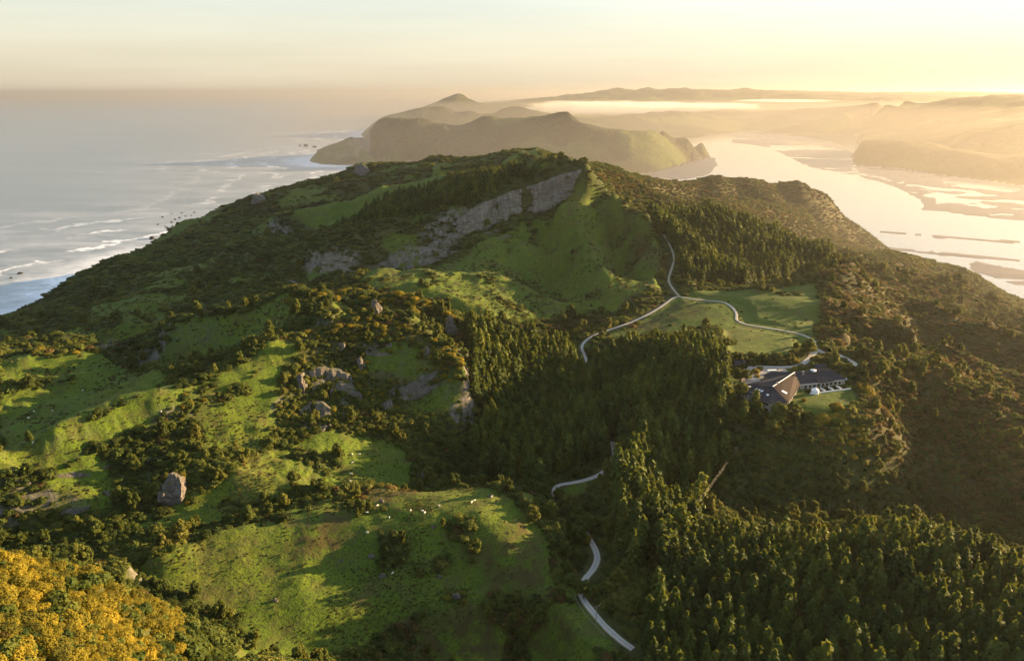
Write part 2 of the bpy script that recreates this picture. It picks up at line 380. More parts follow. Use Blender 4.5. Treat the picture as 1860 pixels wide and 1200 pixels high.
# ------------------------------------------------------------------ finding ground points, land cover regions
def _first_hit(Z, px, py):
    az, t = sight(px, py)
    i = int(np.clip(np.searchsorted(az_g, az), 1, NA - 1))
    f = (az - az_g[i - 1]) / (az_g[i] - az_g[i - 1])
    zc = Z[:, i - 1] * (1 - f) + Z[:, i] * f
    dd = DD[:, 0]
    S = (HCAM - zc) / dd
    k = np.nonzero((S <= t) | (zc < 0) & (dd * t >= HCAM))[0]
    k = int(k[0]) if len(k) else NL - 1
    if k > 0 and S[k] <= t < S[k - 1]:
        g = (S[k - 1] - t) / (S[k - 1] - S[k])
        d = math.exp(ld_g[k - 1] * (1 - g) + ld_g[k] * g)
    else:
        d = dd[k]
    return az, min(d, HCAM / t if t > 0 else 1e9)
_sm = blur_(ZZ.copy(), 7); _w = smoothstep(880, 1050, DD) * smoothstep(0.05, 0.09, AA) * (DD < 2400)
ZZ = ZZ * (1 - _w) + _sm * _w
Z0 = ZZ.copy()
def region(poly, soft=0.0045, seed=0, warp=0.006):
    """0..1 mask on the terrain grid of a region outlined by sightings, with a ragged natural edge"""
    pts = []
    m = len(poly)
    for i in range(m):
        (x0, y0), (x1, y1) = poly[i], poly[(i + 1) % m]
        k = max(1, int(math.hypot(x1 - x0, y1 - y0) / 25))
        for j in range(k):
            a, d = _first_hit(Z0, x0 + (x1 - x0) * j / k, y0 + (y1 - y0) * j / k)
            pts.append((a, math.log(d)))
    P = np.array(pts)
    out = np.zeros((NL, NA), np.float32)
    i0 = max(0, np.searchsorted(ld_g, P[:, 1].min() - 0.05)); i1 = min(NL, np.searchsorted(ld_g, P[:, 1].max() + 0.05) + 1)
    j0 = max(0, np.searchsorted(az_g, P[:, 0].min() - 0.04)); j1 = min(NA, np.searchsorted(az_g, P[:, 0].max() + 0.04) + 1)
    a = AA[i0:i1, j0:j1]; l = LL[i0:i1, j0:j1]
    if warp:
        a = a + warp * fbm(AA[i0:i1, j0:j1], l, 0.03, 3, 11 + seed); l = l + 1.5 * warp * fbm(AA[i0:i1, j0:j1], LL[i0:i1, j0:j1], 0.03, 3, 91 + seed)
    ins = np.zeros(a.shape, bool)
    q = np.roll(P, -1, 0)
    for (xa, ya), (xb, yb) in zip(P, q):
        if ya == yb: continue
        c = (ya > l) != (yb > l)
        ins ^= c & (a < (xb - xa) * (l - ya) / (yb - ya) + xa)
    out[i0:i1, j0:j1] = ins
    return out
def blur(M, k=1):
    for _ in range(k):
        M[1:-1] = (M[:-2] + 2 * M[1:-1] + M[2:]) / 4
        M[:, 1:-1] = (M[:, :-2] + 2 * M[:, 1:-1] + M[:, 2:]) / 4
    return M

GRASS = [
 [(420,890),(480,835),(560,805),(640,795),(720,800),(750,840),(740,880),(640,900),(560,908),(470,925),(420,945),(300,965),(240,965),(330,930)],
 [(235,1022),(400,962),(520,932),(700,905),(880,895),(940,920),(990,980),(1015,1070),(1000,1082),(850,1082),(700,1140),(620,1200),(420,1210),(440,1110),(330,1075)],
 [(0,832),(97,783),(200,746),(333,706),(433,663),(483,630),(560,622),(540,655),(470,690),(380,725),(300,765),(200,805),(120,850),(0,885)],
 [(0,660),(35,650),(100,665),(160,650),(230,678),(300,697),(330,705),(200,745),(97,782),(0,828)],
 [(317,602),(400,580),(450,577),(533,545),(560,555),(520,600),(450,640),(380,660),(310,690),(290,660)],
 [(650,524),(690,504),(830,462),(880,433),(1010,398),(1048,345),(1070,332),(1110,372),(1155,412),(1200,470),(1200,525),(1110,560),(1000,572),(900,582),(820,567),(720,548)],
 [(1055,628),(1150,590),(1235,538),(1260,528),(1400,533),(1488,508),(1492,590),(1480,622),(1420,645),(1320,648),(1310,605),(1200,605),(1100,622)],
 [(1440,722),(1520,684),(1548,690),(1545,722),(1480,745),(1440,745)],
 [(520,402),(560,396),(643,380),(727,344),(807,325),(818,338),(740,366),(660,400),(580,418),(530,415)],
 [(990,306),(1025,312),(940,322),(900,322)],
 [(740,735),(800,690),(845,690),(840,730),(790,765),(740,770)],
 [(1010,890),(1100,862),(1110,885),(1050,900)], [(1060,1100),(1075,1115),(1130,1190),(1060,1190),(1030,1110)],
 [(650,690),(700,640),(790,650),(800,680),(740,700)],
]
SCRUBBY = [  # half grass, half bush
 [(235,1030),(330,1030),(480,1050),(520,1110),(440,1110),(330,1080)],
 [(700,1140),(850,1086),(1050,1095),(1090,1210),(640,1210)],
 [(560,555),(640,537),(720,560),(820,590),(835,640),(640,606),(490,622),(520,600)],
 [(0,888),(120,852),(230,800),(330,760),(430,700),(540,660),(480,835),(420,890),(330,930),(180,960),(0,945)],
 [(1120,380),(1175,418),(1222,475),(1220,515),(1205,525),(1200,470),(1155,412)], [(860,300),(950,281),(1012,302),(940,314),(820,324),(740,338),(700,345),(760,318)],
 [(640,330),(720,305),(820,296),(760,318),(690,345)],
 [(560,500),(650,524),(720,548),(640,530),(533,540)],
 [(930,905),(1000,980),(1020,1080),(1050,1090),(1010,960),(960,905)],
]
BROWN = [
 [(1130,598),(1240,545),(1290,558),(1230,590),(1170,604)], [(1000,575),(1110,570),(1060,606),(1020,606)],
 [(900,960),(960,950),(1010,1060),(1000,1085),(880,1080)], [(560,940),(620,925),(640,960),(600,1000),(500,990)], [(640,905),(800,890),(780,912),(690,930),(650,925)],
 [(1490,495),(1530,482),(1640,535),(1720,585),(1710,640),(1560,650),(1490,625)], [(1100,375),(1165,415),(1215,470),(1215,515),(1170,480),(1120,420)],
 [(1560,655),(1700,668),(1860,684),(1860,720),(1700,700),(1560,680)],
 [(700,1150),(900,1110),(1050,1120),(1040,1180),(760,1200)],
 [(1560,655),(1700,668),(1860,684),(1960,700),(1960,980),(1860,960),(1700,925),(1580,880),(1550,760)], [(1520,478),(1640,470),(1860,552),(1960,600),(1960,690),(1860,682),(1700,666),(1710,600)],
 [(1065,305),(1160,322),(1312,322),(1460,345),(1530,390),(1605,455),(1500,470),(1440,430),(1330,380),(1220,365),(1120,350)],
]
PINES = [
 [(1172,1260),(1176,1090),(1222,1010),(1262,985),(1380,990),(1500,1003),(1700,1016),(1860,1066),(1990,1100),(1990,1260)],
 [(885,872),(862,815),(900,765),(950,705),(1050,695),(1075,668),(1120,655),(1250,655),(1300,665),(1325,700),(1310,770),(1320,830),(1275,900),(1235,950),(1195,990),(1150,1040),(1128,1020),(1128,960),(1115,905),(1125,850),(1090,838),(1030,852),(960,872)],
 [(852,625),(900,612),(960,622),(1035,650),(1042,680),(985,720),(930,760),(885,760),(858,720),(870,665)],
 [(1017,318),(910,327),(810,348),(727,362),(660,388),(605,430),(680,421),(740,414),(790,401),(830,398),(900,362),(1000,324)],
 [(1223,398),(1284,386),(1361,412),(1447,450),(1500,470),(1510,492),(1440,507),(1340,517),(1290,502),(1240,462),(1180,405)],
 [(1235,440),(1290,480),(1335,512),(1262,516),(1232,490)],
]
grass_m = np.zeros((NL, NA), np.float32); scrub_m = grass_m.copy(); brown_m = grass_m.copy(); pine_m = grass_m.copy()
for i, p in enumerate(GRASS): grass_m = np.maximum(grass_m, region(p, seed=i))
for i, p in enumerate(SCRUBBY): scrub_m = np.maximum(scrub_m, region(p, seed=40 + i))
for i, p in enumerate(BROWN): brown_m = np.maximum(brown_m, region(p, seed=80 + i, warp=0.012))
pine_list = [region(p, seed=120 + i, warp=0.003) for i, p in enumerate(PINES)]
for p in pine_list: pine_m = np.maximum(pine_m, p)
field_m = blur(region(GRASS[6], warp=0), 10)
smooth_m = np.maximum(field_m, blur(region(GRASS[1], warp=0), 14) * 0.55)
scrub_m *= (1 - np.minimum(grass_m * (scrub_m < 0.5), 1))
brown_m = blur(brown_m, 5)
SUNLIT = [[(470,622),(560,610),(640,600),(720,600),(800,622),(848,665),(838,705),(780,652),(700,628),(560,634)], [(520,542),(640,524),(720,548),(828,585),(818,612),(720,577),(640,557),(530,562)],
 [(1385,775),(1440,765),(1500,795),(1565,850),(1545,895),(1480,865),(1420,835)], [(1550,690),(1600,700),(1600,770),(1560,760)], [(60,645),(30,640),(100,660),(60,662)], [(145,645),(175,645),(190,660),(150,660)], [(330,720),(370,715),(370,745),(335,745)], [(290,780),(345,775),(350,810),(295,810)]]
sunlit_m = np.zeros_like(brown_m)  # crests and spurs the sun catches: lit gold put into their bush colour
for i, p in enumerate(SUNLIT): sunlit_m = np.maximum(sunlit_m, region(p, seed=300 + i, warp=0.008))

# ------------------------------------------------------------------ relief: gullies and hummocks on the surveyed form
land = smoothstep(2, 25, Z0)
calm = (1 - 0.82 * smooth_m) * (1 - 0.6 * smoothstep(850, 1200, DD) * smoothstep(0.04, 0.08, AA))
near = 1 - smoothstep(1600, 3000, DD)
wx = XX + 25 * fbm(XX, YY, 120, 2, 5); wy = YY + 25 * fbm(XX, YY, 120, 2, 6)
N1 = ridged(wx, wy, 125, 3, 3); N2 = fbm(wx, wy, 38, 4, 8); N3 = fbm(XX, YY, 9, 3, 21)
gd = smoothstep(95, 380, DD)
ZZ = Z0 + land * calm * near * (gd * (9.0 * N1 + 1.0) + smoothstep(520, 950, DD) * (15 - 11 * (AA > 0.06)) * (ridged(wx, wy, 240, 3, 33) - 0.1) + (1.4 + 4.0 * gd) * N2 + 0.45 * N3)
# steep broken ground left of centre and along the scarp
far = smoothstep(1800, 3200, DD)
ZZ += land * far * smoothstep(5, 60, Z0) * (np.minimum(0.10 * Z0, 17) * (ridged(wx, wy, 300, 4, 77)) + smoothstep(11000, 13000, DD) * 55 * ridged(XX, YY, 1500, 4, 79) * smoothstep(150, 350, Z0) + np.minimum(0.07 * Z0, 14) * fbm(XX, YY, 160, 4, 78))
# terracettes (sheep tracks) on the grass slopes
ZZ += grass_m * calm * near * 0.28 * np.sin(ZZ * 2 * math.pi / 2.1 + 3 * N3) * smoothstep(150, 260, DD)

# ------------------------------------------------------------------ tidal flats
inlet = (AA > math.radians(6.0)) & (DD > 1450) & (DD < 11500) & (Z0 < 1.5)
SAND = [
 [(1329,259),(1386,266),(1427,282),(1456,299),(1492,311),(1554,319),(1611,335),(1668,360),(1681,376),(1664,382),(1713,384),(1770,393),(1860,401),(1960,405),(1960,312),(1860,308),(1713,294),(1625,284),(1540,270),(1509,257),(1427,244),(1329,248)],
 [(1180,322),(1240,327),(1282,320),(1303,302),(1302,287),(1282,276),(1240,298),(1190,312)],
 [(1594,419),(1700,428),(1860,438),(1860,443),(1700,433),(1594,422)],
 [(1606,447),(1700,458),(1860,470),(1860,476),(1700,463),(1606,451)],
 [(1235,222),(1330,213),(1440,212),(1560,215),(1640,222),(1560,238),(1460,243),(1330,250),(1300,240)],
 [(1640,462),(1760,472),(1860,490),(1960,500),(1960,580),(1860,548),(1800,502),(1700,476)],
 [(700,285),(640,282),(610,286),(640,292),(700,301),(790,299),(860,302),(860,296),(770,288)],
]
sand_lv = np.full((NL, NA), -1.2, np.float32)
SAND += [[(1440,290),(1455,297),(1495,309),(1555,317),(1611,333),(1668,358),(1681,374),(1664,381),(1700,383),(1700,360),(1640,338),(1580,318),(1520,303)], [(1665,381),(1713,384),(1770,393),(1860,401),(1960,405),(1960,368),(1860,372),(1790,378),(1730,368),(1690,372)], [(1560,300),(1640,312),(1720,332),(1700,342),(1620,326),(1560,312)]]
amp = [0.95, 0.8, 0.9, 0.9, 0.62, 0.25, 1.4, 0.9, 0.9, 0.8]
chan = ridged(XX + 160 * fbm(XX, YY, 500, 2, 201), YY * 1.0 + 160 * fbm(XX, YY, 500, 2, 202), 330, 3, 203)
chan2 = ridged(XX + 90 * fbm(XX, YY, 260, 2, 211), YY + 90 * fbm(XX, YY, 260, 2, 212), 190, 2, 213)
streak = fbm(XX / 3.2, YY, 55, 3, 222)
for i, p in enumerate(SAND):
    m = region(p, seed=200 + i, warp=0.0035)
    m = blur(m, 2)
    lv = amp[i] + (0.25 * streak - 1.7 * smoothstep(0.42, 0.62, chan2) if i > 6 else 0 if i in (1, 2, 3, 6) else (-1.6 * smoothstep(0.28, 0.55, chan) + 0.7 * streak))
    sand_lv = np.where(m > 0.5, np.maximum(sand_lv, lv * np.clip((m - 0.4) * 2, 0, 1)), sand_lv)
ZZ = np.where(inlet, np.maximum(ZZ, np.minimum(sand_lv, 1.0)), ZZ)
m6 = region(SAND[6], seed=6, warp=0.002)
ZZ = np.where((m6 > 0.5) & (ZZ < 2.2), 1.2 + 0.4 * fbm(XX, YY, 90, 2, 4), ZZ)

# ------------------------------------------------------------------ roads and the lodge pad are cut into the slope
def Zat(x, y, Z=None):
    Z = ZZ if Z is None else Z
    a = np.arctan2(x, y); l = np.log(np.hypot(x, y))
    i = np.clip(np.searchsorted(ld_g, l), 1, NL - 1); j = np.clip(np.searchsorted(az_g, a), 1, NA - 1)
    fl = np.clip((l - ld_g[i - 1]) / (ld_g[i] - ld_g[i - 1]), 0, 1); fa = np.clip((a - az_g[j - 1]) / (az_g[j] - az_g[j - 1]), 0, 1)
    return (Z[i - 1, j - 1] * (1 - fa) + Z[i - 1, j] * fa) * (1 - fl) + (Z[i, j - 1] * (1 - fa) + Z[i, j] * fa) * fl
def at(px, py, Z=None):
    a, d = _first_hit(ZZ if Z is None else Z, px, py)
    x, y = d * math.sin(a), d * math.cos(a)
    return Vector((x, y, max(0.0, float(Zat(np.array(x), np.array(y), Z)))))
def resample(P, step):
    P = np.asarray(P, float)
    for _ in range(3):   # Chaikin
        Q = np.empty((2 * len(P) - 2, P.shape[1])); Q[0::2] = P[:-1] * .75 + P[1:] * .25; Q[1::2] = P[:-1] * .25 + P[1:] * .75
        P = np.vstack([P[:1], Q, P[-1:]])
    s = np.concatenate([[0], np.cumsum(np.hypot(*np.diff(P[:, :2], axis=0).T))])
    t = np.arange(0, s[-1], step)
    return np.stack([np.interp(t, s, P[:, k]) for k in range(P.shape[1])], 1)
ROADS = [
 ('valley_road', 1.6, [(1150,1178),(1125,1158),(1100,1138),(1076,1110),(1060,1088),(1055,1072),(1060,1052),(1078,1034),(1087,1012),(1078,990),(1058,958),(1026,918),(1004,894),(1012,882),(1040,877),(1070,869),(1096,857),(1118,835),(1112,800)]),
 ('field_road', 1.35, [(1078,690),(1062,645),(1054,626),(1075,609),(1110,598),(1160,580),(1200,558),(1228,536),(1245,541),(1280,546),(1312,547),(1330,556),(1339,571),(1336,581),(1352,589),(1390,595),(1440,603),(1468,610),(1480,620),(1484,634)]),
 ('hill_road', 1.2, [(1234,538),(1220,522),(1213,508),(1220,488),(1226,470),(1218,446),(1205,425)]),
 ('driveway', 2.2, [(1484,634),(1500,641),(1525,646),(1548,655),(1560,667)]),
 ('courtyard_drive', 2.2, [(1484,634),(1462,648),(1425,652),(1392,655),(1372,662),(1360,672),(1362,688),(1375,697)]),
]
road_pts = []
road_near = np.full((NL, NA), 99.0, np.float32)
LODGE = Vector((0, 0, 0))
_l = at(1422.6, 712, Z0)
LODGE = Vector((_l.x, _l.y, _l.z + 1.0))
LAZ = math.atan2(LODGE.x, LODGE.y)
dl = np.hypot(XX - LODGE.x, YY - LODGE.y)
_ux, _uy = math.sin(LAZ), math.cos(LAZ)
lx = (XX - LODGE.x) * _uy - (YY - LODGE.y) * _ux; ly = (XX - LODGE.x) * _ux + (YY - LODGE.y) * _uy
padd = np.hypot((lx - 4) / 1.15, (ly - 6) / 1.05)
pw = 1 - smoothstep(34, 72, padd)
frontdrop = -4.2 * smoothstep(-14, -34, ly)
ZZ = ZZ * (1 - pw) + (LODGE.z + frontdrop) * pw
for name, hw, pxs in ROADS:
    P = []
    for p in pxs:
        v = at(p[0], p[1], Z0)
        P.append((v.x, v.y, float(Zat(np.array(v.x), np.array(v.y), ZZ if pw.max() and math.hypot(v.x - LODGE.x, v.y - LODGE.y) < 60 else Z0))))
    P = resample(P, 1.5)
    z = P[:, 2].copy()
    for _ in range(60):
        z[1:-1] = (z[:-2] + 2 * z[1:-1] + z[2:]) / 4
    P[:, 2] = z
    road_pts.append((name, hw, P))
    for x, y, zz in P[::2]:
        d = math.hypot(x, y); a = math.atan2(x, y); l = math.log(d); w = 20.0 / d
        i0, i1 = np.searchsorted(ld_g, [l - w, l + w]); j0, j1 = np.searchsorted(az_g, [a - w, a + w])
        r = np.hypot(XX[i0:i1, j0:j1] - x, YY[i0:i1, j0:j1] - y)
        f = 1 - smoothstep(hw + 2.5, 18.0, r)
        closer = r < road_near[i0:i1, j0:j1]
        blk = ZZ[i0:i1, j0:j1]
        ZZ[i0:i1, j0:j1] = np.where(closer, blk * (1 - f) + (zz - 0.30) * f, blk)
        road_near[i0:i1, j0:j1] = np.minimum(road_near[i0:i1, j0:j1], r)

# ------------------------------------------------------------------ ground mesh with land cover stored per vertex
gx = np.gradient(ZZ, axis=0) / np.gradient(DD, axis=0); ga = np.gradient(ZZ, axis=1) / (np.gradient(AA, axis=1) * DD)
steep = np.hypot(gx, ga)
patch = fbm(XX, YY, 26, 4, 301)
grassy = np.clip(grass_m * (1 - smoothstep(0.30, 0.55, patch) * 0.6) + scrub_m * smoothstep(-0.12, 0.12, patch), 0, 1)
grassy = np.maximum(grassy, 0.85 * smoothstep(0.12, 0.26, fbm(XX, YY * 1.6, 95, 4, 333)) * smoothstep(620, 700, DD) * (DD < 1900) * smoothstep(0.02, -0.04, AA) * (1 - scrub_m))
grassy *= (1 - pine_m) * (1 - 0.7 * sunlit_m)
grassy = np.maximum(grassy, (padd < 33) * 0.9)
farland = smoothstep(1900, 2600, DD)
grassy = np.where(farland > 0, farland * smoothstep(0.05, 0.3, fbm(XX, YY, 420, 3, 305)) * 0.75 + (1 - farland) * grassy, grassy)
sandy = ((ZZ < 2.0) & (DD > 1450)).astype(np.float32)
sandy = np.maximum(sandy, (m6 > 0.5) * (ZZ < 4))
seacliff = region([(590,288),(596,262),(630,248),(672,238),(676,262),(650,285)], seed=9, warp=0.002)
bare = smoothstep(0.95, 1.5, steep) * near * (1 - sandy) * smoothstep(230, 330, DD) * (AA < math.radians(-3)) * (1 - 0.8 * grass_m) * (road_near > 14) * (1 - sunlit_m)
bare = np.maximum(bare, 0.55 * seacliff * (ZZ > 4) * smoothstep(0.3, 0.8, steep + 0.3 * fbm(XX, YY, 60, 3, 17)))
idx = np.arange(NA * NL).reshape(NL, NA)
quads = np.stack([idx[:-1, :-1], idx[1:, :-1], idx[1:, 1:], idx[:-1, 1:]], -1).reshape(-1, 4)
# drop deep sea floor
zq = ZZ.ravel()[quads].max(1)
quads = quads[zq > -2.0]
# ------------------------------------------------------------------ materials (procedural)
class NT:
    def __init__(self, name):
        self.m = bpy.data.materials.new(name); self.m.use_nodes = True
        self.t = self.m.node_tree; self.n = self.t.nodes; self.l = self.t.links
        self.p = self.n['Principled BSDF']; self.out = self.n['Material Output']
    def node(self, typ, **kw):
        x = self.n.new(typ)
        for k, v in kw.items(): setattr(x, k, v)
        return x
    def con(self, a, b): self.l.new(a, b); return a
    def val(self, sock, v):
        if hasattr(v, 'is_linked') or isinstance(v, bpy.types.NodeSocket): self.l.new(v, sock)
        else: sock.default_value = v
    def pos(self):
        if not hasattr(self, '_pos'): self._pos = self.node('ShaderNodeNewGeometry').outputs['Position']
        return self._pos
    def noise(self, scale, detail=4, rough=0.55, vec=None, dist=0.0):
        x = self.node('ShaderNodeTexNoise'); x.inputs['Scale'].default_value = scale; x.inputs['Detail'].default_value = detail
        x.inputs['Roughness'].default_value = rough; x.inputs['Distortion'].default_value = dist
        self.l.new(vec if vec is not None else self.pos(), x.inputs['Vector'])
        return x.outputs['Fac']
    def stretch(self, sx, sy, sz, rz=0.0, vec=None):
        x = self.node('ShaderNodeMapping'); x.inputs['Scale'].default_value = (sx, sy, sz); x.inputs['Rotation'].default_value = (0, 0, rz)
        self.l.new(vec if vec is not None else self.pos(), x.inputs['Vector'])
        return x.outputs[0]
    def ramp(self, fac, stops, interp='LINEAR'):
        x = self.node('ShaderNodeValToRGB'); x.color_ramp.interpolation = interp
        e = x.color_ramp.elements
        while len(e) < len(stops): e.new(0.5)
        for el, (pos, c) in zip(e, stops):
            el.position = pos
            el.color = (c, c, c, 1) if isinstance(c, (int, float)) else (*c, 1)
        self.l.new(fac, x.inputs[0])
        return x.outputs[0]
    def mix(self, fac, a, b, mode='MIX'):
        x = self.node('ShaderNodeMix', data_type='RGBA', blend_type=mode)
        self.val(x.inputs[0], fac)
        for s, v in ((x.inputs[6], a), (x.inputs[7], b)):
            if isinstance(v, tuple): s.default_value = (*v, 1) if len(v) == 3 else v
            else: self.l.new(v, s)
        return x.outputs[2]
    def math(self, op, a, b=0.0, c=0.0, clamp=False):
        x = self.node('ShaderNodeMath', operation=op, use_clamp=clamp)
        for s, v in zip(x.inputs, (a, b, c)): self.val(s, v)
        return x.outputs[0]
    def attr(self, name, typ='GEOMETRY'):
        x = self.node('ShaderNodeAttribute', attribute_type=typ); x.attribute_name = name
        return x
    def bump(self, h, strength, dist):
        x = self.node('ShaderNodeBump'); x.inputs['Strength'].default_value = strength; x.inputs['Distance'].default_value = dist
        self.l.new(h, x.inputs['Height']); self.l.new(x.outputs[0], self.p.inputs['Normal'])
    def base(self, c, rough=0.9, spec=0.2):
        if isinstance(c, tuple): self.p.inputs['Base Color'].default_value = (*c, 1)
        else: self.l.new(c, self.p.inputs['Base Color'])
        self.val(self.p.inputs['Roughness'], rough)
        self.p.inputs['Specular IOR Level'].default_value = spec
        return self

def mat_ground():
    k = NT('ground'); cov = k.attr('cover'); sep = k.node('ShaderNodeSeparateColor'); k.con(cov.outputs['Color'], sep.inputs[0])
    g, br, sd = sep.outputs[0], sep.outputs[1], sep.outputs[2]; bare = cov.outputs['Alpha']
    n1 = k.noise(0.02, 5, 0.6); n2 = k.noise(0.16, 5, 0.65); n3 = k.noise(0.9, 4, 0.7)
    gc = k.ramp(n1, [(0.28, (0.058, 0.094, 0.006)), (0.46, (0.084, 0.128, 0.008)), (0.60, (0.112, 0.140, 0.011)), (0.78, (0.138, 0.132, 0.024))])
    gc = k.mix(k.ramp(n2, [(0.42, 0.0), (0.62, 0.75)]), gc, (0.060, 0.095, 0.012))
    gc = k.mix(k.ramp(n3, [(0.45, 0.0), (0.62, 0.85)]), gc, (0.030, 0.038, 0.010))
    gc = k.mix(k.ramp(k.noise(0.07, 5, 0.7), [(0.50, 0.0), (0.66, 0.8)]), gc, (0.072, 0.066, 0.020))
    bc = k.ramp(n2, [(0.3, (0.018, 0.026, 0.006)), (0.5, (0.040, 0.052, 0.012)), (0.7, (0.062, 0.066, 0.018))])
    bc = k.mix(k.ramp(k.noise(0.006, 3), [(0.45, 0.0), (0.65, 0.6)]), bc, (0.070, 0.058, 0.022))
    c = k.mix(g, bc, gc)
    brc = k.ramp(n3, [(0.3, (0.035, 0.026, 0.009)), (0.6, (0.066, 0.046, 0.017)), (0.8, (0.062, 0.060, 0.018))])
    c = k.mix(k.math('MULTIPLY', br, k.ramp(n2, [(0.38, 0.0), (0.6, 0.85)])), c, brc)
    rock = k.ramp(k.noise(0.6, 6, 0.7, k.stretch(1, 1, 0.35)), [(0.3, (0.05, 0.045, 0.04)), (0.55, (0.17, 0.15, 0.13)), (0.8, (0.30, 0.27, 0.23))])
    c = k.mix(k.math('MULTIPLY', bare, k.ramp(n2, [(0.4, 0.0), (0.55, 1.0)])), c, rock)
    sc_ = k.ramp(k.noise(0.012, 5, 0.6, k.stretch(0.4, 1, 1)), [(0.3, (0.090, 0.064, 0.046)), (0.7, (0.15, 0.112, 0.082))])
    c = k.mix(sd, c, sc_)
    k.base(c, k.ramp(sd, [(0.0, 0.95), (1.0, 0.42)]), 0.15)
    h = k.math('ADD', k.math('MULTIPLY', n3, 0.35), n2)
    k.bump(k.math('MULTIPLY', h, k.math('SUBTRACT', 1.0, sd)), 0.75, 1.1)
    return k.m

def mat_far():
    k = NT('far_hills'); cov = k.attr('cover'); sep = k.node('ShaderNodeSeparateColor'); k.con(cov.outputs['Color'], sep.inputs[0])
    n1 = k.noise(0.012, 6, 0.65)
    c = k.mix(sep.outputs[0], k.mix(k.ramp(k.noise(0.05, 4, 0.7), [(0.4, 0.0), (0.6, 0.8)]), k.ramp(n1, [(0.3, (0.030, 0.040, 0.012)), (0.7, (0.070, 0.066, 0.022))]), (0.014, 0.020, 0.007)), k.ramp(n1, [(0.3, (0.075, 0.110, 0.020)), (0.7, (0.13, 0.135, 0.035))]))
    c = k.mix(cov.outputs['Alpha'], c, (0.30, 0.26, 0.21))
    c = k.mix(sep.outputs[2], c, k.ramp(k.noise(0.012, 5, 0.6, k.stretch(0.4, 1, 1)), [(0.3, (0.085, 0.060, 0.043)), (0.7, (0.14, 0.104, 0.076))]))
    k.base(c, k.ramp(sep.outputs[2], [(0.0, 0.95), (1.0, 0.42)]), 0.15)
    k.bump(k.math('MULTIPLY', k.noise(0.03, 6, 0.7), k.math('SUBTRACT', 1.0, sep.outputs[2])), 1.0, 24.0)
    return k.m

def mat_water():
    k = NT('sea_water'); sh = k.attr('shore').outputs['Fac']; inl = k.attr('inlet').outputs['Fac']
    w = k.noise(0.011, 4, 0.6); d = k.math('ADD', sh, k.math('MULTIPLY', w, 260.0))
    # breakers: broken bands parallel to the coast, wash near the rocks
    ph = k.math('SINE', k.math('MULTIPLY', d, 0.034))
    line = k.ramp(ph, [(0.80, 0.0), (0.98, 1.0)])
    brk = k.ramp(k.noise(0.004, 4, 0.65), [(0.43, 0.0), (0.51, 1.0)])
    nearz = k.ramp(k.math('DIVIDE', sh, 1500.0), [(0.0, 1.0), (0.25, 0.9), (0.70, 0.0)])
    fo = k.math('MULTIPLY', k.math('MULTIPLY', line, brk), nearz)
    wash = k.math('MULTIPLY', k.ramp(k.math('DIVIDE', d, 400.0), [(0.45, 1.0), (1.0, 0.0)]), k.ramp(k.noise(0.03, 6, 0.75, k.stretch(0.5, 1, 1, 0.5)), [(0.30, 0.2), (0.52, 1.0)]))
    veil = k.math('MULTIPLY', k.ramp(k.noise(0.006, 6, 0.7, k.stretch(0.35, 1, 1, -0.2)), [(0.42, 0.0), (0.66, 0.5)]), k.ramp(k.math('DIVIDE', sh, 1600.0), [(0.1, 1.0), (0.95, 0.0)]))
    foam = k.math('MAXIMUM', k.math('MAXIMUM', fo, wash), veil)
    foam = k.math('MULTIPLY', foam, k.math('SUBTRACT', 1.0, inl), clamp=True)
    deep = k.ramp(k.noise(0.0016, 4, 0.6, k.stretch(0.4, 1, 1)), [(0.3, (0.145, 0.16, 0.158)), (0.7, (0.185, 0.198, 0.192))])
    c = k.mix(inl, deep, (0.20, 0.19, 0.17))
    c = k.mix(foam, c, (0.85, 0.86, 0.86))
    k.base(c, k.math('ADD', k.math('MULTIPLY', foam, 0.4), k.ramp(inl, [(0.0, 0.34), (1.0, 0.10)])), 0.9)
    h = k.math('ADD', k.noise(0.05, 4, 0.6, k.stretch(1, 0.5, 1, 0.6)), k.math('MULTIPLY', k.noise(0.35, 3), 0.25))
    k.bump(k.math('MULTIPLY', h, k.math('SUBTRACT', 1.0, k.math('MULTIPLY', inl, 0.93))), 0.5, 1.6)
    return k.m

def mat_leaf(name, dark, mid, light, trans=0.28, wscale=0.025):
    k = NT(name)
    oi = k.node('ShaderNodeObjectInfo').outputs['Random']
    big = k.noise(wscale, 3, 0.6); fine = k.noise(2.2, 2)
    f = k.math('ADD', k.math('ADD', k.math('MULTIPLY', oi, 0.36), k.math('MULTIPLY', k.ramp(big, [(0.3, 0.0), (0.7, 1.0)]), 0.48)), k.math('MULTIPLY', fine, 0.26))
    c = k.ramp(f, [(0.32, dark), (0.58, mid), (0.86, light)])
    k.base(c, 0.75, 0.2)
    tr = k.node('ShaderNodeBsdfTranslucent'); k.con(k.mix(0.5, c, (light[0] * 1.3, light[1] * 1.2, light[2] * 0.8)), tr.inputs[0])
    ms = k.node('ShaderNodeMixShader'); ms.inputs[0].default_value = trans
    k.con(k.p.outputs[0], ms.inputs[1]); k.con(tr.outputs[0], ms.inputs[2]); k.con(ms.outputs[0], k.out.inputs[0])
    return k.m

def mat_plain(name, c, rough=0.7, spec=0.3, var=0.25, scale=1.5, metal=0.0, bump=0.0):
    k = NT(name)
    n = k.noise(scale, 5, 0.65)
    lo = tuple(x * (1 - var) for x in c); hi = tuple(min(1, x * (1 + var)) for x in c)
    k.base(k.ramp(n, [(0.3, lo), (0.7, hi)]), rough, spec)
    k.p.inputs['Metallic'].default_value = metal
    if bump: k.bump(n, bump, 0.2)
    return k.m

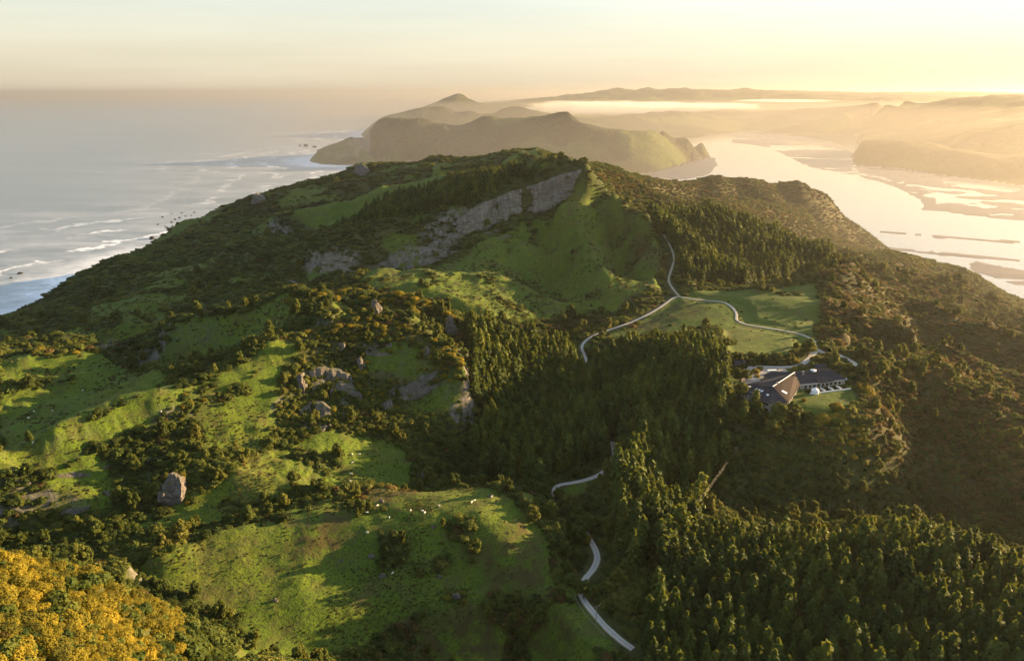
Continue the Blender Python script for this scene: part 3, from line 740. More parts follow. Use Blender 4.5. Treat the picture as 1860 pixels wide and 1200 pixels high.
def mat_rock(name, dark, mid, light, moss=0.4, sm=1.0):
    k = NT(name)
    st = k.noise(0.55 * sm, 6, 0.7, k.stretch(0.5, 0.5, 2.2)); fl = k.noise(0.30 * sm, 5, 0.7, k.stretch(2.0, 2.0, 0.22)); ln = k.noise(2.2, 5, 0.75)
    f = k.math('ADD', k.math('MULTIPLY', st, 0.45), k.math('ADD', k.math('MULTIPLY', fl, 0.4), k.math('MULTIPLY', ln, 0.18)))
    c = k.ramp(f, [(0.34, dark), (0.52, mid), (0.68, light)])
    if moss:
        up = k.node('ShaderNodeSeparateXYZ'); k.con(k.node('ShaderNodeNewGeometry').outputs['Normal'], up.inputs[0])
        mk = k.math('MULTIPLY', k.ramp(up.outputs[2], [(0.35, 0.0), (0.75, 1.0)]), k.ramp(k.noise(0.7, 4), [(0.45, 0.0), (0.58, moss * 2)]), clamp=True)
        c = k.mix(mk, c, (0.055, 0.070, 0.014))
    k.base(c, 0.92, 0.15)
    k.bump(k.math('ADD', fl, k.math('MULTIPLY', ln, 0.5)), 1.0, 1.1)
    return k.m

def mat_fluted_roof(name, c):
    k = NT(name)
    n = k.noise(0.25, 4, 0.6); f2 = k.noise(3.0, 3)
    k.base(k.mix(k.math('MULTIPLY', f2, 0.3), k.ramp(n, [(0.3, tuple(x * .8 for x in c)), (0.7, tuple(x * 1.2 for x in c))]), tuple(x * .6 for x in c)), 0.8, 0.12)
    return k.m

M = dict(
 ground=mat_ground(), far=mat_far(), water=mat_water(),
 pine=mat_leaf('pine_needles', (0.024, 0.048, 0.007), (0.058, 0.088, 0.011), (0.135, 0.145, 0.017), 0.36),
 bush=mat_leaf('bush_leaves', (0.024, 0.042, 0.007), (0.062, 0.088, 0.012), (0.145, 0.150, 0.022), 0.38),
 broad=mat_leaf('broad_leaves', (0.038, 0.060, 0.009), (0.085, 0.110, 0.016), (0.165, 0.155, 0.028), 0.42),
 rusty=mat_leaf('rusty_scrub', (0.070, 0.050, 0.014), (0.120, 0.084, 0.022), (0.190, 0.130, 0.034), 0.38),
 gorse=mat_leaf('gorse_leaves', (0.070, 0.074, 0.008), (0.175, 0.150, 0.012), (0.340, 0.250, 0.018), 0.38, 0.05),
 tuft=mat_leaf('rush_tuft', (0.040, 0.045, 0.012), (0.075, 0.075, 0.020), (0.130, 0.110, 0.040), 0.3),
 bark=mat_plain('pine_bark', (0.10, 0.070, 0.050), 0.9, 0.1, 0.4, 6, bump=0.5),
 rock=mat_rock('grey_rock', (0.040, 0.034, 0.030), (0.135, 0.118, 0.104), (0.260, 0.225, 0.195)),
 cliff=mat_rock('cliff_rock', (0.040, 0.034, 0.027), (0.150, 0.128, 0.104), (0.340, 0.295, 0.240), 0.3, 0.4),
 seark=mat_rock('sea_rock', (0.012, 0.012, 0.014), (0.030, 0.029, 0.030), (0.060, 0.056, 0.052), 0),
 gravel=mat_plain('road_gravel', (0.42, 0.39, 0.36), 0.95, 0.1, 0.18, 1.2, bump=0.3),
 track=mat_plain('dirt_track', (0.26, 0.22, 0.15), 0.95, 0.1, 0.3, 0.8, bump=0.3),
 yard=mat_plain('yard_gravel', (0.33, 0.29, 0.25), 0.95, 0.1, 0.15, 0.9),
 roof=mat_fluted_roof('roof_slate', (0.036, 0.037, 0.045)), roof_r=mat_fluted_roof('roof_sunlit', (0.034, 0.020, 0.017)),  # one roof metal: sunlit slope's red and shaded slopes' blue put into colour
 wall=mat_plain('weatherboard', (0.26, 0.24, 0.21), 0.8, 0.2, 0.1, 0.5), white=mat_plain('white_paint', (0.78, 0.77, 0.74), 0.5, 0.4, 0.05, 0.6),
 glass=mat_plain('window_glass', (0.012, 0.014, 0.018), 0.08, 0.6, 0.1, 1), deck=mat_plain('deck_boards', (0.24, 0.19, 0.15), 0.8, 0.2, 0.25, 2),
 wool=mat_plain('wool', (0.70, 0.66, 0.56), 0.95, 0.05, 0.12, 6), wood=mat_plain('pole_wood', (0.20, 0.17, 0.14), 0.85, 0.1, 0.3, 4),
 wire=mat_plain('wire_metal', (0.09, 0.08, 0.07), 0.5, 0.5, 0.1, 3), dark=mat_plain('dark_paint', (0.03, 0.032, 0.036), 0.35, 0.5, 0.1, 1), tyre=mat_plain('tyre_rubber', (0.02, 0.02, 0.02), 0.9, 0.1, 0.1, 3),
 skin=mat_plain('sheep_face', (0.30, 0.24, 0.19), 0.9, 0.1, 0.1, 5),
)
# ------------------------------------------------------------------ ground object
cover = np.stack([grassy, brown_m, sandy, bare], -1).astype(np.float32)
gm = mesh_from('ground', np.stack([XX, YY, ZZ], -1).reshape(-1, 3), quads, [M['ground'], M['far']], True)
a_ = gm.attributes.new('cover', 'FLOAT_COLOR', 'POINT'); a_.data.foreach_set('color', cover.reshape(-1))
mi = (DD.ravel()[quads[:, 0]] > 2300).astype(np.int32)
if len(gm.polygons) == len(quads): gm.polygons.foreach_set('material_index', mi)
ground = tag(obj('ground', gm), kind='structure')

# ------------------------------------------------------------------ sea and inlet: one sheet to the horizon
s_az = np.concatenate([np.radians(np.arange(-180, -50, 5)), np.radians(np.arange(-50, 50.01, 0.3)), np.radians(np.arange(55, 180.1, 5))])
s_ld = np.concatenate([[math.log(1), math.log(300)], np.arange(math.log(700), math.log(6000), 0.012), np.linspace(math.log(6000), math.log(72000), 40)])
SA, SL = np.meshgrid(s_az, s_ld); SX, SY = np.exp(SL) * np.sin(SA), np.exp(SL) * np.cos(SA)
# shore points: ground crossing sea level on the ocean side
cross = (ZZ[:-1] > 0) & (ZZ[1:] <= 0) & (AA[:-1] < math.radians(2)) & (DD[:-1] > 700) & (DD[:-1] < 9000)
cx, cy = XX[:-1][cross], YY[:-1][cross]
cross2 = (ZZ[:, :-1] <= 0) & (ZZ[:, 1:] > 0) & (AA[:, :-1] < math.radians(2)) & (DD[:, :-1] > 700) & (DD[:, :-1] < 9000)
cx = np.concatenate([cx, XX[:, :-1][cross2]])[::3]; cy = np.concatenate([cy, YY[:, :-1][cross2]])[::3]
shore = np.full(SX.shape, 5000.0, np.float32)
for i in range(SX.shape[0]):
    if 650 < math.exp(s_ld[i]) < 9000 and len(cx):
        shore[i] = np.minimum(5000, np.sqrt((SX[i][:, None] - cx) ** 2 + (SY[i][:, None] - cy) ** 2).min(1))
inl = smoothstep(math.radians(3), math.radians(8), SA) * (np.exp(SL) < 14000)
sid = np.arange(SX.size).reshape(SX.shape)
sq = np.stack([sid[:-1, :-1], sid[1:, :-1], sid[1:, 1:], sid[:-1, 1:]], -1).reshape(-1, 4)
sm = mesh_from('sea', np.stack([SX, SY, np.zeros_like(SX)], -1).reshape(-1, 3), sq, [M['water']], True)
for nm, arr in (('shore', shore), ('inlet', inl)):
    a_ = sm.attributes.new(nm, 'FLOAT', 'POINT'); a_.data.foreach_set('value', arr.astype(np.float32).ravel())
tag(obj('sea', sm), kind='structure')

# ------------------------------------------------------------------ roads
def ribbon(name, P, hw, mat, lift=0.05, crown=0.06):
    T = np.gradient(P[:, :2], axis=0); T /= np.linalg.norm(T, axis=1)[:, None] + 1e-9
    Nn = np.stack([-T[:, 1], T[:, 0]], 1)
    jit = 1 + 0.12 * fbm(P[:, 0], P[:, 1], 9, 2, 55)
    offs = [-1, -0.72, -0.3, 0.3, 0.72, 1]
    V = []
    for o in offs:
        xy = P[:, :2] + Nn * (o * hw * jit)[:, None]
        V.append(np.column_stack([xy, P[:, 2] + lift + crown * (1 - abs(o)) - (0.18 if abs(o) == 1 else 0)]))
    V = np.stack(V, 1); m = len(P); w = len(offs)
    ii = np.arange(m * w).reshape(m, w)
    q = np.stack([ii[:-1, :-1], ii[:-1, 1:], ii[1:, 1:], ii[1:, :-1]], -1).reshape(-1, 4)[:, ::-1].copy()
    me = mesh_from(name, V.reshape(-1, 3), q, [mat, M['yard'], M['track']], True)
    mi_ = np.tile(np.array([2, 0, 1, 0, 2], np.int32), m - 1)
    if len(me.polygons) == len(mi_): me.polygons.foreach_set('material_index', mi_)
    return obj(name, me)
for name, hw, P in road_pts:
    tag(ribbon(name, P, hw, M['track'] if name == 'hill_road' else M['gravel'], lift=0.04 if name not in ('driveway', 'courtyard_drive') else 0.07), kind='structure')

# ------------------------------------------------------------------ haze: the air of the whole place; low fog over the inlet head
hz = bpy.data.meshes.new('haze')
S_ = 76000.0
bmh = bmesh.new(); bmesh.ops.create_cube(bmh, size=1.0)
for v in bmh.verts: v.co = Vector((v.co.x * 2 * S_, v.co.y * 2 * S_, -30 + (v.co.z + 0.5) * (HAZE_TOP + 30)))
bmh.to_mesh(hz); bmh.free()
hm = bpy.data.materials.new('haze'); hm.use_nodes = True
hn = hm.node_tree.nodes; hn.remove(hn['Principled BSDF'])
pv = hn.new('ShaderNodeVolumePrincipled')
pv.inputs['Color'].default_value = (0.42, 0.405, 0.39, 1); pv.inputs['Density'].default_value = HAZE_D; pv.inputs['Anisotropy'].default_value = HAZE_G
hm.node_tree.links.new(pv.outputs[0], hn['Material Output'].inputs['Volume'])
hz.materials.append(hm)
tag(obj('haze', hz), kind='stuff')
# ------------------------------------------------------------------ plants: leaf-sized faces spread through each crown
def leaf_quads(P, Nrm, size, rng, aspect=1.0, up=None):
    """one bent-free quad per point, facing roughly along Nrm with jitter"""
    n_ = len(P)
    Nj = Nrm + rng.normal(0, 0.45, (n_, 3)); Nj /= np.linalg.norm(Nj, axis=1)[:, None]
    ref = rng.normal(0, 1, (n_, 3)) if up is None else up + rng.normal(0, 0.35, (n_, 3))
    U = np.cross(Nj, ref); U /= np.linalg.norm(U, axis=1)[:, None] + 1e-9
    V = np.cross(Nj, U)
    s = (size * rng.uniform(0.6, 1.35, n_))[:, None] * 0.5
    U = U * s; V = V * s * aspect
    Q = np.stack([P - U - V * 0.6, P + U * 0.9 - V, P + U * 0.35 + V * 1.2, P - U + V * 0.7], 1).reshape(-1, 3)
    return Q, np.arange(4 * n_).reshape(n_, 4)

def merge(parts):
    V, F, o = [], [], 0
    for v, f in parts:
        V.append(v); F.append(np.asarray(f) + o); o += len(v)
    return np.vstack(V), np.vstack(F)

def core_blob(rx, rz, zc, rng, n_=8, m_=5):
    th = np.linspace(0, 2 * math.pi, n_, endpoint=False); ph = np.linspace(-1.2, 1.45, m_)
    V = []
    for p in ph:
        for t in th:
            k = rng.uniform(0.85, 1.1)
            V.append((rx * k * math.cos(p) * math.cos(t), rx * k * math.cos(p) * math.sin(t), zc + rz * k * math.sin(p)))
    F = [(i * n_ + j, i * n_ + (j + 1) % n_, (i + 1) * n_ + (j + 1) % n_, (i + 1) * n_ + j) for i in range(m_ - 1) for j in range(n_)]
    return np.array(V), np.array(F)

def pine_crown(rng, leaves=620, h=1.0, rad=0.17, base=0.10, ragged=0.25, taper=0.85):
    """unit-height crown: whorls of rising branches with needle tufts"""
    P, Nn, UP = [], [], []
    nwh = 15
    for w in range(nwh):
        f = (w + rng.uniform(-.2, .2)) / nwh
        z = base + (1 - base) * f
        r = rad * (1 - f) ** taper * (0.55 + 0.45 * min(1, f * 7 + .4)) + 0.012
        nb = 7 if f < 0.7 else 5
        a0 = rng.uniform(0, 6.28)
        for b in range(nb):
            a = a0 + 6.283 * b / nb + rng.uniform(-.3, .3)
            L = r * rng.uniform(1 - ragged * 1.6, 1 + ragged)
            k = max(2, int(leaves / (nwh * 6.4) * (0.45 + 1.1 * (1 - f))))
            for j in range(k):
                u = rng.uniform(0.25, 1.0) ** 0.7
                rr = L * u
                zz = z + 0.35 * rr + rng.normal(0, 0.010) - 0.02
                jit = rng.normal(0, 0.013, 2)
                P.append((rr * math.cos(a) + jit[0], rr * math.sin(a) + jit[1], zz))
                Nn.append((0.8 * math.cos(a), 0.8 * math.sin(a), 0.75)); UP.append((math.cos(a), math.sin(a), 0.6))
    for j in range(8):
        P.append((rng.normal(0, .006), rng.normal(0, .006), 0.94 + 0.07 * j / 8)); Nn.append((rng.normal(), rng.normal(), 0.3)); UP.append((0, 0, 1))
    P = np.array(P); Nn = np.array(Nn)
    return merge([leaf_quads(P, Nn, 0.062, rng, 1.5, np.array(UP)), _cone(rad * 0.62, base, 0.93)])
def _cone(r, z0, z1, n_=7):
    V = [(r * math.cos(i * 6.283 / n_), r * math.sin(i * 6.283 / n_), z0) for i in range(n_)] + [(0.006 * math.cos(i * 6.283 / n_), 0.006 * math.sin(i * 6.283 / n_), z1) for i in range(n_)]
    return np.array(V), np.array([(i, (i + 1) % n_, n_ + (i + 1) % n_, n_ + i) for i in range(n_)])
def trunk_mesh(r0=0.018, r1=0.006, h=0.9, n_=6, bend=0.0, limbs=0, rng=None):
    V, F = [], []
    def tube(p0, p1, a, b):
        p0 = np.array(p0, float); p1 = np.array(p1, float); d = p1 - p0; d /= np.linalg.norm(d)
        u = np.cross(d, (0.3, 0.9, 0.1)); u /= np.linalg.norm(u); w = np.cross(d, u); o = len(V)
        for p, r in ((p0, a), (p1, b)):
            for i in range(n_): V.append(p + r * (math.cos(i * 6.283 / n_) * u + math.sin(i * 6.283 / n_) * w))
        for i in range(n_): F.append((o + i, o + (i + 1) % n_, o + n_ + (i + 1) % n_, o + n_ + i))
    tube((0, 0, -0.03), (bend * 0.4, 0, h * 0.5), r0, (r0 + r1) / 2); tube((bend * 0.4, 0, h * 0.5), (bend, 0, h), (r0 + r1) / 2, r1)
    for k in range(limbs):
        a = 6.283 * k / limbs + rng.uniform(0, .6); z = h * rng.uniform(0.35, 0.8)
        tube((bend * 0.4, 0, z), (0.28 * math.cos(a), 0.28 * math.sin(a), z + 0.22), r0 * 0.5, r1 * 0.5)
    return np.array(V), np.array(F)

def bush_crown(rng, leaves=420, lobes=6, flat=0.75, size=0.13, spread=0.30):
    """unit-diameter rounded, lumpy crown sitting on z = 0"""
    C = [(0, 0, 0.30 * flat, 0.34)]
    for k in range(lobes):
        a = 6.283 * k / lobes + rng.uniform(-.4, .4); d = spread * rng.uniform(0.6, 1.15)
        C.append((d * math.cos(a), d * math.sin(a), rng.uniform(0.16, 0.42) * flat, rng.uniform(0.17, 0.27)))
    P, Nn = [], []
    for x, y, z, r in C:
        k = int(leaves * r * r / sum(c[3] ** 2 for c in C))
        v = rng.normal(0, 1, (k, 3)); v[:, 2] = np.abs(v[:, 2]) * 1.0 - 0.25; v /= np.linalg.norm(v, axis=1)[:, None]
        P.append(np.array((x, y, z)) + v * r * rng.uniform(0.78, 1.12, (k, 1)) * (1, 1, flat * 1.05)); Nn.append(v)
    P = np.vstack(P); Nn = np.vstack(Nn) + np.array((0, 0, 0.25))
    blobs = [(np.array(b[0]) + (x, y, 0), b[1]) for (x, y, z, r) in C for b in [core_blob(r * 0.84, r * 0.84 * flat, z, rng, 6, 4)]]
    return merge([leaf_quads(P, Nn, size, rng)] + blobs)

def tree_crown(rng, leaves=900, lobes=11, size=0.085):
    """unit-height broadleaf or macrocarpa crown in clumps, from about 0.25 to 1"""
    P, Nn, blobs = [], [], []
    for k in range(lobes):
        f = k / (lobes - 1)
        a = 2.4 * k + rng.uniform(-.5, .5); rr = 0.30 * math.sin(math.pi * (0.18 + 0.72 * f)) * rng.uniform(0.5, 1.1)
        c = np.array((rr * math.cos(a), rr * math.sin(a), 0.30 + 0.56 * f)); r = rng.uniform(0.13, 0.20) * (1.05 - 0.45 * f)
        m_ = int(leaves / lobes)
        v = rng.normal(0, 1, (m_, 3)); v[:, 2] += 0.25; v /= np.linalg.norm(v, axis=1)[:, None]
        P.append(c + v * r * rng.uniform(0.7, 1.2, (m_, 1))); Nn.append(v)
        b = core_blob(r * 0.75, r * 0.75, 0, rng, 6, 4); blobs.append((b[0] + c, b[1]))
    return merge([leaf_quads(np.vstack(P), np.vstack(Nn) + np.array((0, 0, .2)), size, rng)] + blobs)

def fern_crown(rng, fr=16):
    """tree fern or cabbage-tree head: arching fronds round one point, unit radius at z 0.8..1"""
    V, F = [], []
    for k in range(fr):
        a = 6.283 * k / fr + rng.uniform(-.15, .15); L = rng.uniform(0.40, 0.55); w = 0.055; o = len(V)
        for j in range(5):
            u = j / 4; r = L * u; z = 0.82 + 0.20 * math.sin(u * 2.2) - 0.14 * u * u
            ww = w * (1 - 0.75 * u)
            V.append((r * math.cos(a) - ww * math.sin(a), r * math.sin(a) + ww * math.cos(a), z)); V.append((r * math.cos(a) + ww * math.sin(a), r * math.sin(a) - ww * math.cos(a), z - .01))
        for j in range(4): F.append((o + 2 * j, o + 2 * j + 1, o + 2 * j + 3, o + 2 * j + 2))
    return np.array(V), np.array(F)

def tuft(rng, blades=26):
    P = rng.normal(0, 0.22, (blades, 3)); P[:, 2] = 0.22 + 0.1 * rng.uniform(-1, 1, blades)
    Nn = rng.normal(0, 1, (blades, 3)); Nn[:, 2] = 0.3
    return leaf_quads(P, Nn, 0.34, rng, 1.4, np.tile((0, 0, 1.0), (blades, 1)))

rg = np.random.default_rng(3)
PINE = [(mesh_from('pine_crown', *pine_crown(rg, 620, rad=r, ragged=g, base=b_, taper=t_), [M['pine']]), ) for r, g, b_, t_ in ((0.205, .25, .08, .75), (0.18, .3, .12, .65), (0.23, .3, .06, .8), (0.19, .4, .15, .6), (0.215, .2, .05, .7))]
PINE = [p[0] for p in PINE]
PINE_TRUNK = mesh_from('pine_trunk', *trunk_mesh(0.016, 0.004, 0.93), [M['bark']])
TALLP = [mesh_from('tall_pine_crown', *pine_crown(rg, 520, rad=r, ragged=.5, base=b_, taper=.45), [M['pine']]) for r, b_ in ((0.17, .42), (0.20, .5), (0.16, .36))]
TALL_TRUNK = mesh_from('tall_pine_trunk', *trunk_mesh(0.015, 0.006, 0.9, bend=0.02), [M['bark']])
def bushes(mat, k, leaves=420, **kw): return [mesh_from('bush_foliage', *bush_crown(rg, leaves, **kw), [M[mat]]) for _ in range(k)]
BUSH = bushes('bush', 4); BROAD = bushes('broad', 2, flat=0.9); RUSTY = bushes('rusty', 2, flat=0.6); GORSE = bushes('gorse', 5, leaves=1300, size=0.062, lobes=8, flat=0.85)
BUSH_STEM = mesh_from('bush_stem', *trunk_mesh(0.05, 0.02, 0.35, limbs=3, rng=rg), [M['bark']])
TREE = [mesh_from('tree_crown', *tree_crown(rg), [M['broad']]) for _ in range(3)]
TREE_TRUNK = mesh_from('tree_trunk', *trunk_mesh(0.035, 0.012, 0.75, limbs=4, rng=rg), [M['bark']])
FERN = mesh_from('fern_fronds', *fern_crown(rg), [M['gorse']])
FERN_TRUNK = mesh_from('fern_trunk', *trunk_mesh(0.03, 0.025, 0.84), [M['bark']])
TUFT = [mesh_from('tuft', *tuft(rg), [M['tuft']]) for _ in range(2)]

# ------------------------------------------------------------------ where they grow
S_now = (HCAM - ZZ) / DD
S_min = np.minimum.accumulate(S_now, axis=0)
seen_m = S_now - S_min                      # 0 = open to the view, > 0 = behind a crest by that slope
def pick(n_, a0, a1, d0, d1, rng):
    a = rng.uniform(a0, a1, n_); l = rng.uniform(math.log(d0), math.log(d1), n_)
    i = np.clip(np.searchsorted(ld_g, l), 0, NL - 1); j = np.clip(np.searchsorted(az_g, a), 0, NA - 1)
    d = np.exp(l)
    return a, d, d * np.sin(a), d * np.cos(a), i, j
def thin(x, y, r, order=None):
    """keep points no closer than r (array) to an already kept one"""
    cell = {}
    keepi = []
    for k in (range(len(x)) if order is None else order):
        rk = r[k]; cs = 6.0
        cx_, cy_ = int(x[k] // cs), int(y[k] // cs); R_ = int(rk // cs) + 1; ok = True
        for u in range(cx_ - R_, cx_ + R_ + 1):
            for v in range(cy_ - R_, cy_ + R_ + 1):
                for q_ in cell.get((u, v), ()):
                    if (x[q_] - x[k]) ** 2 + (y[q_] - y[k]) ** 2 < rk * rk: ok = False; break
                if not ok: break
            if not ok: break
        if ok:
            cell.setdefault((cx_, cy_), []).append(k); keepi.append(k)
    return np.array(keepi, int)

def scatter_stuff(name, label, meshes, x, y, z, sc, rz, iv, tilt=0.06):
    """one mass of plants: instanced on points"""
    vc_ = bpy.data.collections.new(name + '_kinds')
    for k, me in enumerate(meshes):
        vc_.objects.link(bpy.data.objects.new('%s_%02d' % (name, k), me))
    me = bpy.data.meshes.new(name)
    me.vertices.add(len(x)); me.vertices.foreach_set('co', np.stack([x, y, z], 1).astype(np.float32).ravel())
    at_ = me.attributes.new('rot', 'FLOAT_VECTOR', 'POINT'); at_.data.foreach_set('vector', np.stack([RNG.normal(0, tilt, len(x)), RNG.normal(0, tilt, len(x)), rz], 1).astype(np.float32).ravel())
    at_ = me.attributes.new('size', 'FLOAT_VECTOR', 'POINT'); at_.data.foreach_set('vector', np.asarray(sc, np.float32).ravel())
    at_ = me.attributes.new('variety', 'INT', 'POINT'); at_.data.foreach_set('value', np.asarray(iv, np.int32))
    o = obj(name, me); tag(o, label, None, None, 'stuff')
    ng = bpy.data.node_groups.new(name, 'GeometryNodeTree')
    ng.interface.new_socket('Geometry', in_out='INPUT', socket_type='NodeSocketGeometry'); ng.interface.new_socket('Geometry', in_out='OUTPUT', socket_type='NodeSocketGeometry')
    N_ = ng.nodes; gi = N_.new('NodeGroupInput'); go = N_.new('NodeGroupOutput'); ip = N_.new('GeometryNodeInstanceOnPoints'); ci = N_.new('GeometryNodeCollectionInfo')
    ci.inputs['Collection'].default_value = vc_; ci.inputs['Separate Children'].default_value = True; ci.inputs['Reset Children'].default_value = True
    def na(nm, t):
        q_ = N_.new('GeometryNodeInputNamedAttribute'); q_.data_type = t; q_.inputs[0].default_value = nm; return q_.outputs[0]
    er = N_.new('FunctionNodeEulerToRotation'); ng.links.new(na('rot', 'FLOAT_VECTOR'), er.inputs[0])
    ng.links.new(gi.outputs[0], ip.inputs['Points']); ng.links.new(ci.outputs[0], ip.inputs['Instance']); ip.inputs['Pick Instance'].default_value = True
    ng.links.new(na('variety', 'INT'), ip.inputs['Instance Index']); ng.links.new(er.outputs[0], ip.inputs['Rotation']); ng.links.new(na('size', 'FLOAT_VECTOR'), ip.inputs['Scale'])
    ng.links.new(ip.outputs[0], go.inputs[0])
    mod = o.modifiers.new('scatter', 'NODES'); mod.node_group = ng
    return o

def single(name, label, cat, group, parts, loc, rz, scale):
    """one plant as a thing with parts: [(part name, mesh)]"""
    e = tag(empty(name, loc, rz, scale), label, cat, group)
    for nm, me in parts: obj(nm, me, e)
    return e

r2 = np.random.default_rng(11)
blocked = lambda x, y, i, j, hw=3.2: (road_near[i, j] < hw)
lodge_clear = (lx[None] if False else lx)
in_lodge = (np.abs(lx - 6) < 46) & (ly > -42) & (ly < 54) & (padd < 35)

# --- pines ---
pines = []      # x, y, z, height, stand
specs = [(0, 100, 480, 5200, 4.5, 15.5, 3.0), (1, 260, 760, 9000, 4.6, 18.5, 4.0), (2, 380, 620, 3000, 5.0, 20.0, 4.0), (3, 780, 1150, 9000, 6.5, 13.0, 3.0), (4, 720, 1080, 9000, 6.2, 19.0, 4.0), (5, 690, 900, 2500, 5.0, 15.0, 3.0)]
for st, d0, d1, cnt, sp, hh, hv in specs:
    msk = pine_list[st]
    jj = np.nonzero(msk.max(0) > .5)[0]; a0, a1 = az_g[jj[0]], az_g[jj[-1]]
    a, d, x, y, i, j = pick(cnt * 6, a0, a1, d0, d1, r2)
    ok = (msk[i, j] > 0.5) & (road_near[i, j] > 5.0) & (seen_m[i, j] < 0.10) & ~in_lodge[i, j]
    x, y, i, j = x[ok], y[ok], i[ok], j[ok]
    k = thin(x, y, np.full(len(x), sp) * r2.uniform(0.85, 1.25, len(x)))[:cnt]
    h = np.maximum(hh * 0.5, r2.normal(hh, hv * 0.6, len(k)))
    for q_ in range(len(k)):
        pines.append((x[k[q_]], y[k[q_]], 0, h[q_], st))
pines = np.array(pines)
pines[:, 2] = Zat(pines[:, 0], pines[:, 1]) - 0.2
def place_word(v, lo, hi, words):
    return words[int(np.clip((v - lo) / (hi - lo + 1e-9) * len(words), 0, len(words) - 1))]
STAND = ['green pine in the bottom-right plantation', 'dark pine in the belt below the lodge', 'sunlit pine in the grove beyond the ridge end', 'dark pine in the forest strip behind the cliff', 'dark pine on the hazy forested hill beyond the field', 'pine beside the hill road below the scarp']
pd = np.hypot(pines[:, 0], pines[:, 1])
app = pines[:, 3] / np.hypot(pd, HCAM - pines[:, 2])
inframe = np.abs(np.arctan2(pines[:, 0], pines[:, 1])) < math.radians(41)
ii_, jj_ = np.clip(np.searchsorted(ld_g, np.log(pd)), 0, NL - 1), np.clip(np.searchsorted(az_g, np.arctan2(pines[:, 0], pines[:, 1])), 0, NA - 1)
def in_view(x, y, z, m=6):
    dz_ = z - HCAM; zc_ = y * _cp - dz_ * _sp; yc_ = y * _sp + dz_ * _cp
    px_ = 930 + FPX * x / zc_; py_ = 600 - FPX * yc_ / zc_
    return (px_ > m) & (px_ < 1860 - m) & (py_ > m) & (py_ < 1200 - m)
vis = in_view(pines[:, 0], pines[:, 1], pines[:, 2] + 0.8 * pines[:, 3]) & (seen_m[ii_, jj_] < 0.015)
order = np.argsort(-(app * vis))
chosen = order[:300]
rest = np.setdiff1d(np.arange(len(pines)), chosen)
for c_ in chosen:
    x, y, z, h, st = pines[c_]; st = int(st)
    w = random.uniform(0.9, 1.2)
    grp = pines[chosen][pines[chosen][:, 4] == st]
    row = place_word(math.hypot(x, y), np.hypot(grp[:, 0], grp[:, 1]).min(), np.hypot(grp[:, 0], grp[:, 1]).max(), ('near', 'middle', 'far')); colm = place_word(math.atan2(x, y), np.arctan2(grp[:, 0], grp[:, 1]).min(), np.arctan2(grp[:, 0], grp[:, 1]).max(), ('left', 'centre', 'right'))
    size_w = 'short' if h < np.median(grp[:, 3]) - 1.2 else ('tall' if h > np.median(grp[:, 3]) + 1.2 else 'middling')
    lab = (size_w + ' ' + STAND[st] + (', %s row, %s' % (row, colm) if st < 3 else ''))
    single('pine_tree', lab, 'pine tree', 'pines: ' + ('plantation', 'valley belt', 'ridge-end grove', 'cliff forest', 'far hill', 'hill road')[st],
           [('trunk', PINE_TRUNK), ('crown', random.choice(PINE))], (x, y, z), random.uniform(0, 6.28), (h * w, h * w, h))
pr = pines[rest]; w = r2.uniform(0.85, 1.2, len(pr))
w = np.where(pr[:, 4] >= 3, w * 1.35, w)
scatter_stuff('pine_forest', 'dark mass of pine forest on the slopes', PINE, pr[:, 0], pr[:, 1], pr[:, 2], np.stack([pr[:, 3] * w, pr[:, 3] * w, pr[:, 3]], 1), r2.uniform(0, 6.28, len(pr)), r2.integers(0, len(PINE), len(pr)), 0.03)

# --- bush: gorse hill beside the camera, native bush and scrub on every slope that is not grass ---
bx_, by_, bs_, bk_ = [], [], [], []
def bush_pass(cnt, a0, a1, d0, d1, smin, smax, gap, dens, rng):
    a, d, x, y, i, j = pick(cnt, math.radians(a0), math.radians(a1), d0, d1, rng)
    wood = (1 - grassy[i, j]) * (1 - 0.72 * (pine_m[i, j] > .5) * (d < 700)) * (ZZ[i, j] > 3.0) * (1 - 0.75 * bare[i, j])
    keep_ = (rng.uniform(0, 1, cnt) < np.clip(wood * dens, 0.012, 1) * (ZZ[i, j] > 3)) & (road_near[i, j] > 5.5) & (seen_m[i, j] < 0.06) & ~in_lodge[i, j] & (grassy[i, j] < 0.97)
    x, y, i, j, d = x[keep_], y[keep_], i[keep_], j[keep_], d[keep_]
    s = rng.uniform(smin, smax, len(x)) * (1 + 0.5 * rng.uniform(0, 1, len(x)) ** 4)
    s = np.where(grassy[i, j] > 0.6, s * 0.55, s)
    s = s * (1 - 0.12 * brown_m[i, j])
    k = thin(x, y, s * gap)
    x, y, s, i, j, d = x[k], y[k], s[k], i[k], j[k], d[k]
    pick_ = rng.uniform(0, 1, len(k))
    gorse_hill = (d < 215) & (np.arctan2(x, y) < math.radians(-28.5))
    kind_ = np.where(pick_ < 0.72, rng.integers(0, 4, len(k)), 4 + rng.integers(0, 2, len(k)))
    kind_ = np.where(rng.uniform(0, 1, len(k)) < np.clip(brown_m[i, j] * np.where(d > 900, 0.4, 0.65) + 0.025, 0, 1), 6 + rng.integers(0, 2, len(k)), kind_)
    kind_ = np.where((rng.uniform(0, 1, len(k)) < 0.05) & (d < 1100) & (d > 230), 13 + rng.integers(0, 3, len(k)), kind_)
    kind_ = np.where((sunlit_m[i, j] > .5) & (rng.uniform(0, 1, len(k)) < 0.55), np.where(rng.uniform(0, 1, len(k)) < 0.25, 6, 8 + rng.integers(0, 5, len(k))), kind_)
    kind_ = np.where(gorse_hill & (rng.uniform(0, 1, len(k)) < 0.78), 8 + rng.integers(0, 5, len(k)), kind_)
    bx_.append(x); by_.append(y); bs_.append(s); bk_.append(kind_)
bush_pass(16000, -47, -14, 92, 215, 1.3, 4.6, 0.36, 1.2, r2)
